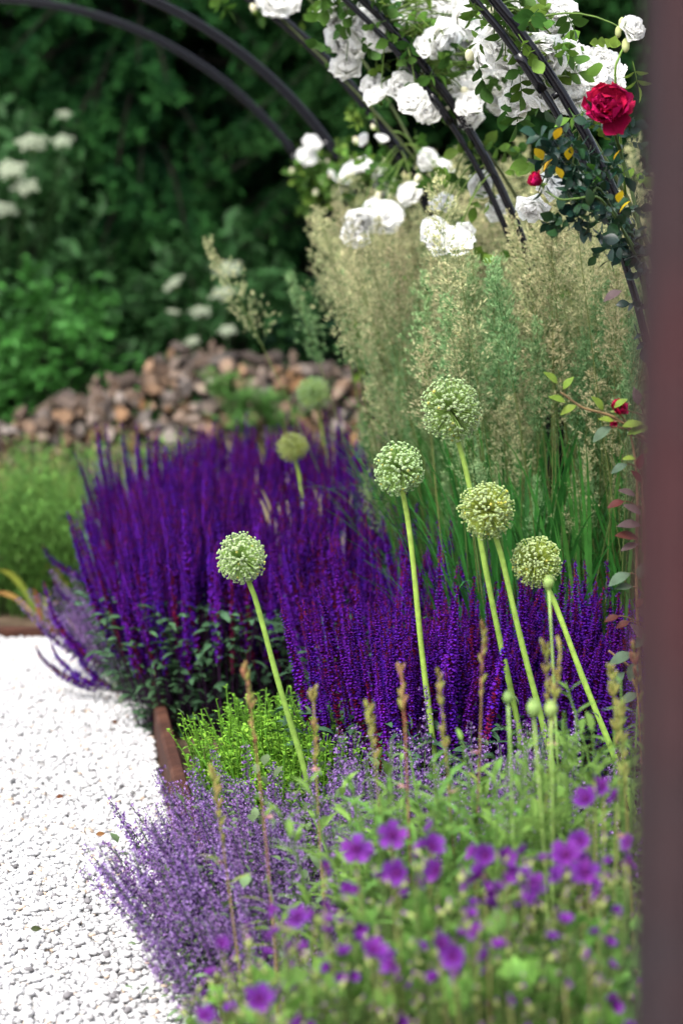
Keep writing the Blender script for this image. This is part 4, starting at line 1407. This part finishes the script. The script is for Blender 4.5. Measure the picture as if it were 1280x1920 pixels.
WL = 'thin stem tipped with yellowish green buds rising before the salvia'
WP = 'thin stem with pink flushed buds rising before the salvia'
for i, (tx, ty, bx, by, D, pk) in enumerate([(752, 1255, 758, 1480, 3.6, .8), (822, 1268, 835, 1480, 3.6, .3), (905, 1180, 893, 1450, 3.7, .6), (690, 1328, 705, 1500, 3.5, .2), (1022, 1215, 1030, 1480, 3.6, .3), (1050, 1215, 1040, 1480, 3.55, .3),
                                           (1145, 1262, 1150, 1500, 3.6, .2), (1185, 1210, 1190, 1500, 3.7, .6), (460, 1258, 482, 1530, 3.6, .7), (587, 1298, 600, 1500, 3.7, .4), (400, 1450, 425, 1640, 3.6, .5), (1160, 1330, 1165, 1500, 3.3, .2)]):
    bud_stem((tx, ty), (bx, by), D, WP if pk > .5 else WL, pk, seed=i)

# poppy capsules held on thin stems
g = Geo()
V, F = lathe([(0.001, -1.25), (.25, -1.2), (.62, -.8), (.85, -.2), (.86, .25), (.68, .7), (.4, .95), (.55, 1.02), (.5, 1.12), (.05, 1.15)], 14)
g.add(V, F, lin(150, 180, 105))
POPM = g.mesh('seed_capsule', M_LEAF)
for i, (px, py, bx, by, D, s, lb) in enumerate([(1028, 1092, 1035, 1300, 3.85, .0095, 'green poppy bud on a thin stem overlapping the slanting allium'), (952, 1308, 955, 1500, 3.5, .0085, 'small green poppy bud in front of an allium stem'), (1000, 1328, 1010, 1520, 3.4, .0115, 'pale round poppy bud low among the budded stems'), (1032, 1330, 1030, 1520, 3.4, .011, 'pale round poppy bud beside another one')]):
    tp, bs = at(px, py, D), at(bx, by, D)
    v = bs - tp; b0 = tp + v * (tp[2] / -v[2]); b0[2] = 0
    o = empty('poppy', b0, lb, 'poppy', 'poppy buds')
    V, F = tube(bez((0, 0, 0), (tp - b0) * .5 + np.array([.01, 0, 0]), tp - b0 - np.array([0, 0, s]), 10), .0019, 6)
    g = Geo(); g.add(V, F, lin(130, 160, 85)); obj('stem', g.mesh('stem', M_STEM), o)
    obj('seed_capsule', POPM, o, mat4(np.eye(3), tp - b0, s))


# ------------------------------------------------------------------ roses
def rose_petal(cup, cA, cB, seed, ruf=1.0):
    """a cupped petal along +Z, inner face to +Y, rim rolled outwards and waved"""
    r = np.random.default_rng(seed)
    n, k = 8, 7
    V, F, C = [], [], []
    p1, p2 = r.uniform(0, 6), r.uniform(0, 6)
    for i in range(n):
        t = i / (n - 1)
        w = 0.62 * math.sin(min(1.0, 0.12 + t * 1.05) * math.pi / 2) ** 0.7 * (1 if t < 0.75 else math.sqrt(max(.06, 1 - ((t - .75) / .27) ** 2)))
        for j in range(k):
            u = (j / (k - 1) - .5) * 2
            y = cup * (u * u * .35 + t * t * .45) - 0.75 * max(0, t - .7) ** 2 * 4 * (1 - cup * .3) + .05 * ruf * math.sin(4 * u + p1) * t + .04 * ruf * math.sin(7 * u + p2) * t * t
            V.append((u * w, y, t * (1 - .1 * u * u + .03 * ruf * math.sin(5 * u + p2) * t)))
            C.append(cA * (1 - t) + cB * t)
    for i in range(n - 1):
        for j in range(k - 1):
            a0 = i * k + j
            F += [(a0, a0 + 1, a0 + k + 1), (a0, a0 + k + 1, a0 + k)]
    return np.array(V), np.array(F), np.array(C)


def bloom_layout(seed, layers, jit=1.0):
    """(matrix, template index) for each petal: layers of (count, opening angle from the axis, size, offset)"""
    r = np.random.default_rng(seed)
    out_ = []
    for li, (cnt_, op, sz, off) in enumerate(layers):
        for q in range(cnt_):
            a0 = q * 6.283 / cnt_ + li * 1.1 + r.normal(0, .14 * jit)
            oo = op + r.normal(0, .1 * jit)
            o_ = np.array([math.cos(a0), math.sin(a0), 0])
            z_ = o_ * math.sin(oo) + np.array([0, 0, math.cos(oo)])
            y_ = -o_ * math.cos(oo) + np.array([0, 0, math.sin(oo)])
            x_ = np.cross(y_, z_)
            out_.append((np.stack([x_, y_, z_], 1), o_ * off + np.array([0, 0, -.25 + .05 * li]), sz * r.uniform(.88, 1.12), int(r.integers(4))))
    return out_


LAY = [(5, 1.5, .98, .04), (6, 1.22, .95, .05), (6, .92, .86, .05), (6, .62, .74, .05), (5, .35, .6, .05), (4, .12, .5, .03)]
WHT, WHT2 = np.array([.9, .9, .84]), np.array([.93, .93, .92])
RED, RED2 = np.array([.24, .002, .025]), np.array([.5, .008, .075])


def white_bloom(seed, lay):
    g = Geo()
    T = [rose_petal(.9, WHT, WHT2, seed * 7 + k) for k in range(4)]
    for fr, p, s, k in bloom_layout(seed, lay):
        g.inst(T[k], p[None], fr[None], s)
    g.inst(solid(ICO0, lin(215, 200, 120)), np.array([[0, 0, .1]]), None, .12)
    V, F = lathe([(.01, -.55), (.14, -.5), (.16, -.34), (.1, -.24)], 8); g.add(V, F, lin(110, 140, 60))
    return g.mesh('bloom', M_WHITE)


WB = [white_bloom(k + 1, LAY if k < 3 else LAY[1:5]) for k in range(5)]
RP = [rose_petal(.9, RED * (1 - .1 * k), RED2 * (1.05 - .12 * k), 70 + k, 2.2) for k in range(4)]
RPM = []
for tp in RP:
    g = Geo(); g.add(*tp); RPM.append(g.mesh('petal', M_PETAL))
g = Geo()
V, F = lathe([(.01, -.6), (.15, -.52), (.18, -.34), (.1, -.2), (.01, -.1)], 10); g.add(V, F, lin(100, 130, 60))
an = np.arange(5) * 1.2566
g.inst(leaf_tpl(.6, .2, lin(95, 125, 55), lin(120, 130, 70), 4), np.repeat([[0, 0, -.36]], 5, 0), frames(np.c_[np.cos(an), np.sin(an), np.full(5, -.2)]), 1.0)
HIP = g.mesh('calyx', M_LEAF)


def compound(c, sz=.042, wide=.62):
    g = Geo()
    lt = leaf_tpl(sz, sz * wide, c * .85, c * 1.1, 6, .22, .18, widest=.5)
    V, F = tube(np.array([[0, 0, 0], [0, -.002, sz * .6], [0, -.006, sz * 1.5]]), .0009, 4); g.add(V, F, c * .9)
    for (z, a0, s) in ((.6, 1.1, .85), (.6, -1.1, .85), (1.15, 1.0, .95), (1.15, -1.0, .95), (1.5, 0, 1.1)):
        g.inst(lt, np.array([[0, -.003 * z, sz * z]]), frames(np.array([[math.sin(a0), -.12, math.cos(a0)]]), np.array([math.pi / 2 * 0 + 0.0])), s)
    return g


def comp_mesh(c, mat, sz=.042, wide=.62): return compound(np.asarray(c), sz, wide).mesh('leaf', mat)


CL_W = [comp_mesh(lin(*c), M_LEAF, .036) for c in ((75, 112, 42), (100, 132, 50), (60, 95, 38))]
CL_R = [comp_mesh(lin(*c), M_GLOSSY, .03, .66) for c in ((26, 58, 42), (38, 70, 40), (22, 50, 44))]


def arch_frame_near(p, D):
    """angle of the arch point nearest to p"""
    c = arch_centre(D)
    return math.atan2(p[2] - c[2], float(np.dot(p - c, ARCHU)))


def white_rose(D, blooms, label, th0, th1, nleaf, seed, ncane=2, back=0.0, push=0.0):
    r = np.random.default_rng(2000 + seed)
    foot = arch_pt(D, 0.0); foot[2] = 0; foot = foot + ARCHU * .06
    o = empty('climbing_rose', foot, label, 'rose', 'white climbing roses')
    # canes winding along the arch
    canes = []
    for q in range(ncane):
        P = [foot + np.array([0, .03 * q, 0]), arch_pt(D, 0) + np.array([.03, .02, -.4])]
        for th in np.linspace(0.02, th1, 26):
            P.append(arch_pt(D, th, ARCH_R + .02 + .035 * math.sin(th * 6 + q * 2) + .05 * q * math.sin(th * 2.2)) + ARCHN * (back + .05 * math.cos(th * 5 + q * 2.1)))
        P = np.array(P); canes.append(P)
        V, F = tube(P - foot, np.linspace(.0055, .0025, len(P)), 6)
        g = Geo(); g.add(V, F, lin(70, 80, 45)); obj('cane', g.mesh('cane', M_STEM), o)
    spots = []
    extra = [(px + r.normal(0, .8 * rp), py - 4 + r.normal(0, .6 * rp), rp * .85, dd + r.uniform(.02, .1)) for (px, py, rp, dd) in blooms if rp > 27]
    for (px, py, rp, dd) in list(blooms) + extra:
        dd += push
        p = at(px, py, D + dd)
        s = min(max(1.16 * rp * (D + dd) / FPX, .026), .052)
        th = arch_frame_near(p, D)
        root = arch_pt(D, min(max(th + .08, .02), th1))
        dv = p - root
        face = norm(np.array([r.normal(0, .4), -.8 + r.normal(0, .3), .35 + r.normal(0, .35)]))
        b = obj('bloom', WB[int(r.integers(5))], o, mat4(lean_frame(face, r.uniform(0, 6)), p - foot, s))
        mid = root + dv * .5 + np.array([0, 0, .06])
        pt = bez(root, mid, p - face * s * .45, 8)
        V, F = tube(pt - foot, np.linspace(.0026, .0013, 8), 5)
        g = Geo(); g.add(V, F, lin(85, 108, 45)); obj('twig', g.mesh('twig', M_STEM), o)
        spots += [pt[k] for k in range(2, 7)]
    spots = np.array(spots)
    for k in range(nleaf):
        if r.random() < .72 and len(spots):
            p = spots[int(r.integers(len(spots)))] + r.normal(0, .03, 3) + np.array([0, .05, 0])
        else:
            th = r.uniform(th0, th1); p = arch_pt(D, th, ARCH_R + .04) + r.normal(0, .045, 3)
        dv = norm(np.array([r.normal(0, .7), -.35 + r.normal(0, .6), -.25 + r.normal(0, .6)]))
        obj('leaf', CL_W[int(r.integers(3))], o, mat4(lean_frame(dv, r.normal(0, .8)), p - foot, r.uniform(.75, 1.3)))
    # nodding buds
    for k in range(10):
        p = spots[int(r.integers(len(spots)))] + r.normal(0, .04, 3) if len(spots) else foot
        g = Geo(); g.add(ICO1[0] * np.array([.008, .008, .013]), ICO1[1], lin(225, 222, 190)); g.add(ICO0[0] * np.array([.0075, .0075, .008]) + np.array([0, 0, -.009]), ICO0[1], lin(120, 150, 70))
        obj('bud', g.mesh('bud', M_PETAL), o, mat4(lean_frame((r.normal(0, .5), r.normal(0, .5), 1)), p - foot, r.uniform(.8, 1.3)))
    return o


B5 = [(955, 85, 46, .35), (975, 50, 44, .4), (1000, 105, 50, .3), (1010, 135, 44, .35), (1025, 182, 42, .3), (985, 15, 44, .4), (1062, 105, 26, .25), (1095, 145, 38, .35), (1112, 160, 34, .4), (1040, 60, 36, .45), (1035, 150, 40, .5), (1065, 175, 34, .5), (1080, 345, 26, .45), (1062, 365, 26, .5), (1105, 365, 26, .5), (1000, 385, 28, .5), (1120, 210, 30, .5), (960, 125, 42, .45), (990, 70, 40, .5), (1020, 100, 40, .2), (970, 10, 40, .35), (1000, 30, 40, .55), (1085, 120, 34, .5), (1140, 160, 30, .5), (1182, 55, 20, 0.0)]
B4 = [(820, 25, 46, .1), (825, 68, 44, -.1), (862, 40, 44, 0), (880, 12, 44, .1), (790, 15, 40, .15), (905, 110, 32, -.15), (932, 150, 42, .1), (880, 172, 44, 0), (888, 200, 30, -.1), (920, 178, 38, .15), (860, 160, 30, .2), (945, 180, 34, .2), (940, 30, 42, .2), (910, 15, 40, .2), (715, 58, 40, 0), (738, 40, 30, .05), (692, 20, 26, .1), (770, 135, 24, .1), (750, 166, 27, 0), (777, 192, 30, -.1), (702, 165, 24, .1), (708, 186, 24, 0), (632, 12, 38, .2), (636, 50, 38, .2), (655, 90, 26, .2), (648, 130, 26, .2), (900, 345, 24, .1), (930, 390, 24, .1), (850, 460, 36, -.1), (865, 440, 24, 0), (812, 436, 25, 0), (830, 385, 22, .3), (845, 20, 42, .2), (800, 50, 38, .2), (870, 75, 34, .2), (900, 60, 36, .3), (925, 85, 38, .3), (905, 145, 38, .2), (870, 140, 34, .3), (955, 160, 36, .25), (760, 10, 34, .2), (615, 35, 30, .2), (640, 75, 32, .25), (735, 70, 30, .1)]
B3 = [(515, 6, 32, 0), (500, -12, 30, .1), (675, 410, 32, -.2), (668, 440, 24, -.2), (725, 408, 28, -.1), (797, 300, 21, .1), (830, 320, 21, 0), (770, 365, 23, 0), (715, 265, 12, .1), (685, 265, 10, .2)]
B1 = [(582, 272, 18, 0), (573, 302, 22, 0), (590, 295, 17, .1)]
B2 = [(635, 330, 23, .1), (660, 327, 22, 0), (682, 316, 22, 0), (712, 338, 20, .1), (726, 355, 20, .1), (650, 345, 20, .2)]
white_rose(ARCH_D[4], B5, 'white climbing rose tangled with the red rose on its arch', .25, 1.1, 80, 1, 1, .12)
white_rose(ARCH_D[3], B4, 'white climbing rose with the largest mass of blooms, on the next arch', .2, 1.15, 170, 2, 1, .1, .16)
white_rose(ARCH_D[2], B3, 'sparsely flowering white climbing rose above the feather grass', .2, 1.2, 60, 3)
white_rose(ARCH_D[1], B2, 'small white climbing rose on the far arches by the spruces', .05, .55, 110, 4)

white_rose(ARCH_D[0], B1, 'leafy white rose with a few blooms on the farthest arch', .02, .42, 110, 5)

# the red rose on the nearest arch
D5 = ARCH_D[4]
foot = arch_pt(D5, 0); foot[2] = 0; foot = foot + np.array([-.06, -.05, 0])
rr_ = np.random.default_rng(5)
red = empty('climbing_rose', foot, 'red climbing rose with dark glossy leaves and one large open bloom', 'rose')


def red_bloom(p, s, face, lay, seed):
    b = obj('bloom', HIP, red, mat4(lean_frame(face, 0.4), p - foot, s))
    for fr, q, sz, k in bloom_layout(seed, lay, 2.0):
        obj('petal', RPM[k], b, mat4(fr, q, sz))


pb = at(1142, 204, D5 - .12)
red_bloom(pb, .048, (-.25, -.85, .3), LAY, 12)
pw = at(1010, 342, D5 - .25)
red_bloom(pw, .022, (-.7, -.3, .5), [(5, .75, 1.0, .05), (4, .3, .9, .05)], 14)
pv = at(1158, 768, 4.35)
red_bloom(pv, .024, (.1, -.8, .45), [(5, .7, 1., .05), (5, .4, .8, .05), (3, .1, .6, .03)], 15)
pv2 = at(1150, 795, 4.35)
red_bloom(pv2, .012, (-.2, -.8, .1), [(5, .6, 1., .05), (3, .2, .8, .05)], 16)


def cane(pts, r0, r1, c, par=red, org=foot):
    P = np.asarray(pts, float)
    t = np.linspace(0, len(P) - 1, 24)
    # smooth through the points
    Q = np.stack([np.interp(t, np.arange(len(P)), P[:, k]) for k in range(3)], 1)
    for _ in range(3): Q[1:-1] = (Q[:-2] + Q[1:-1] * 2 + Q[2:]) / 4
    V, F = tube(Q - org, np.linspace(r0, r1, 24), 7)
    g = Geo(); g.add(V, F, c)
    obj('cane', g.mesh('cane', M_STEM), par)
    return Q


GC = lin(70, 90, 50)
A_ = lambda th, dr=0., dn=0.: arch_pt(D5, th, ARCH_R + dr) + ARCHN * dn
main = cane([foot, A_(-.1, -.03, -.06), A_(.1, .03, -.04), A_(.25, -.04, -.05), A_(.38, .02, -.05), A_(.5, .04, -.05), pb + np.array([.01, .03, -.02])], .007, .003, GC)
c2 = cane([A_(.33, 0, -.03), at(1125, 365, D5 - .15), at(1085, 372, D5 - .2), at(1050, 376, D5 - .24), pw + np.array([.012, .01, -.015])], .003, .0016, lin(85, 110, 55))
c3 = cane([A_(.36, 0, -.03), at(1090, 320, D5 - .12), at(1060, 300, D5 - .15), at(1030, 280, D5 - .15)], .003, .0014, GC)
c4 = cane([A_(.3, 0, -.03), at(1120, 340, D5 - .15), at(1100, 390, D5 - .15), at(1075, 400, D5 - .16)], .003, .0014, GC)
c5 = cane([A_(.42, .02, 0), at(1150, 130, D5), at(1165, 95, D5), at(1180, 66, D5)], .0028, .0018, lin(110, 140, 60))
for k in range(105):
    src = [c3, c4, c3, c4, main[8:]][k % 5]
    p = src[int(rr_.integers(len(src)))] + rr_.normal(0, .018, 3)
    dv = norm(np.array([-.2 + rr_.normal(0, .7), -.4 + rr_.normal(0, .5), -.1 + rr_.normal(0, .6)]))
    obj('leaf', CL_R[int(rr_.integers(3))], red, mat4(lean_frame(dv, rr_.normal(0, .9)), p - foot, rr_.uniform(.65, 1.15)))
YEL = leaf_tpl(.04, .026, lin(200, 160, 30), lin(215, 180, 40), 6, .2, .2)
gy_ = Geo(); gy_.add(*YEL); YM = gy_.mesh('leaf', M_LEAF)
for (px, py) in ((1017, 300), (1064, 300), (1018, 322), (1052, 335), (1040, 262), (1150, 300), (1160, 400), (1158, 380)):
    dv = norm(np.array([rr_.normal(0, .3), -.3, .8]))
    o = obj('leaf', YM, red, mat4(lean_frame(dv, rr_.normal(0, .4)), at(px, py, D5 - .2) - foot, rr_.uniform(.6, .8)))
    o['label'] = 'yellowed leaf with brown spots'
for (px, py, s) in ((1165, 45, 1.0), (1158, 60, .9), (1172, 85, 1.1)):
    g = Geo(); g.add(ICO1[0] * np.array([.007, .007, .013]), ICO1[1], lin(190, 200, 140))
    obj('bud', g.mesh('bud', M_PETAL), red, mat4(np.eye(3), at(px, py, D5) - foot, s))
o = obj('leaf', CL_W[1], red, mat4(lean_frame((.2, -.3, -.9), .5), at(1185, 115, D5) - foot, .9))

# young shoots with bronze and grey green leaves beside the arch foot
sh_foot = at(1235, 1500, 4.35); sh_foot[2] = 0
shr = empty('rose_bush', sh_foot, 'young rose bush with bronze and grey green leaves beside the arch foot', 'rose')
TI = leaf_tpl(.05, .026, np.array([.9, .9, .9]), np.array([1.1, 1.1, 1.1]), 7, .25, .25, widest=.45)
SH = {}
for nm, c in (('grey', lin(72, 92, 72)), ('bronze', lin(78, 40, 34)), ('mauve', lin(80, 66, 66)), ('lime', lin(105, 130, 48)), ('red', lin(70, 16, 22))):
    g = Geo(); g.add(TI[0], TI[1], TI[2] * c); SH[nm] = g.mesh('leaf', M_LEAF)
for (pts) in ([(1225, 1500), (1200, 1300), (1190, 1100), (1195, 900), (1180, 800), (1160, 775)], [(1245, 1500), (1215, 1250), (1205, 1000), (1200, 860)], [(1215, 830), (1150, 780), (1090, 765), (1050, 735)], [(1205, 1290), (1180, 1250), (1140, 1220)]):
    cane([at(x, y, 4.35) if y < 1499 else sh_foot for x, y in pts], .0035, .0018, lin(110, 90, 60), shr, sh_foot)
for (px, py, ang, nm, s) in [(1180, 1075, 200, 'grey', .95), (1195, 1085, 75, 'grey', .7), (1185, 1100, 175, 'grey', .7), (1185, 1225, 195, 'grey', 1.0), (1190, 1215, 60, 'grey', .8), (1190, 1240, 250, 'grey', .8), (1205, 1160, 100, 'mauve', .6),
                             (1160, 1155, 190, 'bronze', .6), (1190, 1140, 60, 'bronze', .5), (1180, 1165, 195, 'bronze', .6), (1170, 940, 190, 'bronze', .7), (1200, 985, 170, 'mauve', .9), (1195, 1010, 160, 'bronze', .9), (1195, 1020, 190, 'mauve', .7),
                             (1190, 930, 150, 'mauve', .7), (1200, 965, 140, 'mauve', .8), (1195, 880, 80, 'red', .6), (1200, 905, 120, 'red', .6), (1175, 870, 200, 'grey', .7), (1205, 850, 45, 'lime', .7), (1190, 860, 170, 'lime', .5),
                             (1165, 800, 20, 'lime', .8), (1150, 790, 160, 'lime', .6), (1130, 770, 120, 'lime', .7), (1145, 800, 210, 'grey', .9), (1080, 760, 200, 'lime', .7), (1060, 755, 150, 'lime', .7), (1055, 730, 60, 'lime', .6), (1045, 720, 130, 'lime', .7), (1150, 765, 45, 'lime', .6), (1175, 815, 30, 'lime', .9),
                             (1205, 1200, 120, 'mauve', .8), (1170, 1260, 220, 'grey', .8), (1195, 1300, 200, 'grey', .8), (1165, 545, 200, 'mauve', .8), (1195, 760, 100, 'mauve', .7)]:
    a0 = R(ang)
    dv = np.array([math.cos(a0), -.25, math.sin(a0)])
    zz_ = norm(dv); yy = norm(np.array([0, -.6, .8]) - zz_ * np.dot([0, -.6, .8], zz_)); xx = np.cross(yy, zz_)
    lb_ = at(px, py, 4.33)
    obj('leaf', SH[nm], shr, mat4(np.stack([xx, yy, zz_], 1), lb_ - sh_foot, s))
    if px > 1140 and py > 700:
        V, F = tube(bez(lb_ - sh_foot, lb_ - sh_foot + np.array([.008, 0, .002]), at(1203, py + 14, 4.35) - sh_foot, 5), .0011, 5)
        g = Geo(); g.add(V, F, lin(95, 75, 50)); obj('leaf_stalk', g.mesh('leaf_stalk', M_STEM), shr)

# a few dead leaves on the gravel
for i, (px, py) in enumerate([(58, 1742), (180, 1565), (105, 1495), (210, 1355)]):
    p = ground_at(px, py, .02)
    g = Geo(); g.add(*leaf_tpl(.022, .012, lin(60, 70, 40) if i == 0 else lin(120, 80, 50), lin(80, 85, 50) if i == 0 else lin(140, 95, 60), 5, .4, .5))
    o = obj('fallen_leaf', g.mesh('fallen_leaf', M_LEAF), None, mat4(lean_frame((1, .3 * i - .4, .25), 1.2), p, 1.0))
    tag(o, 'small green leaf lying on the white gravel' if i == 0 else 'tiny brown dead leaf lying on the white gravel', 'leaf', None if i == 0 else 'dead leaves on the gravel')
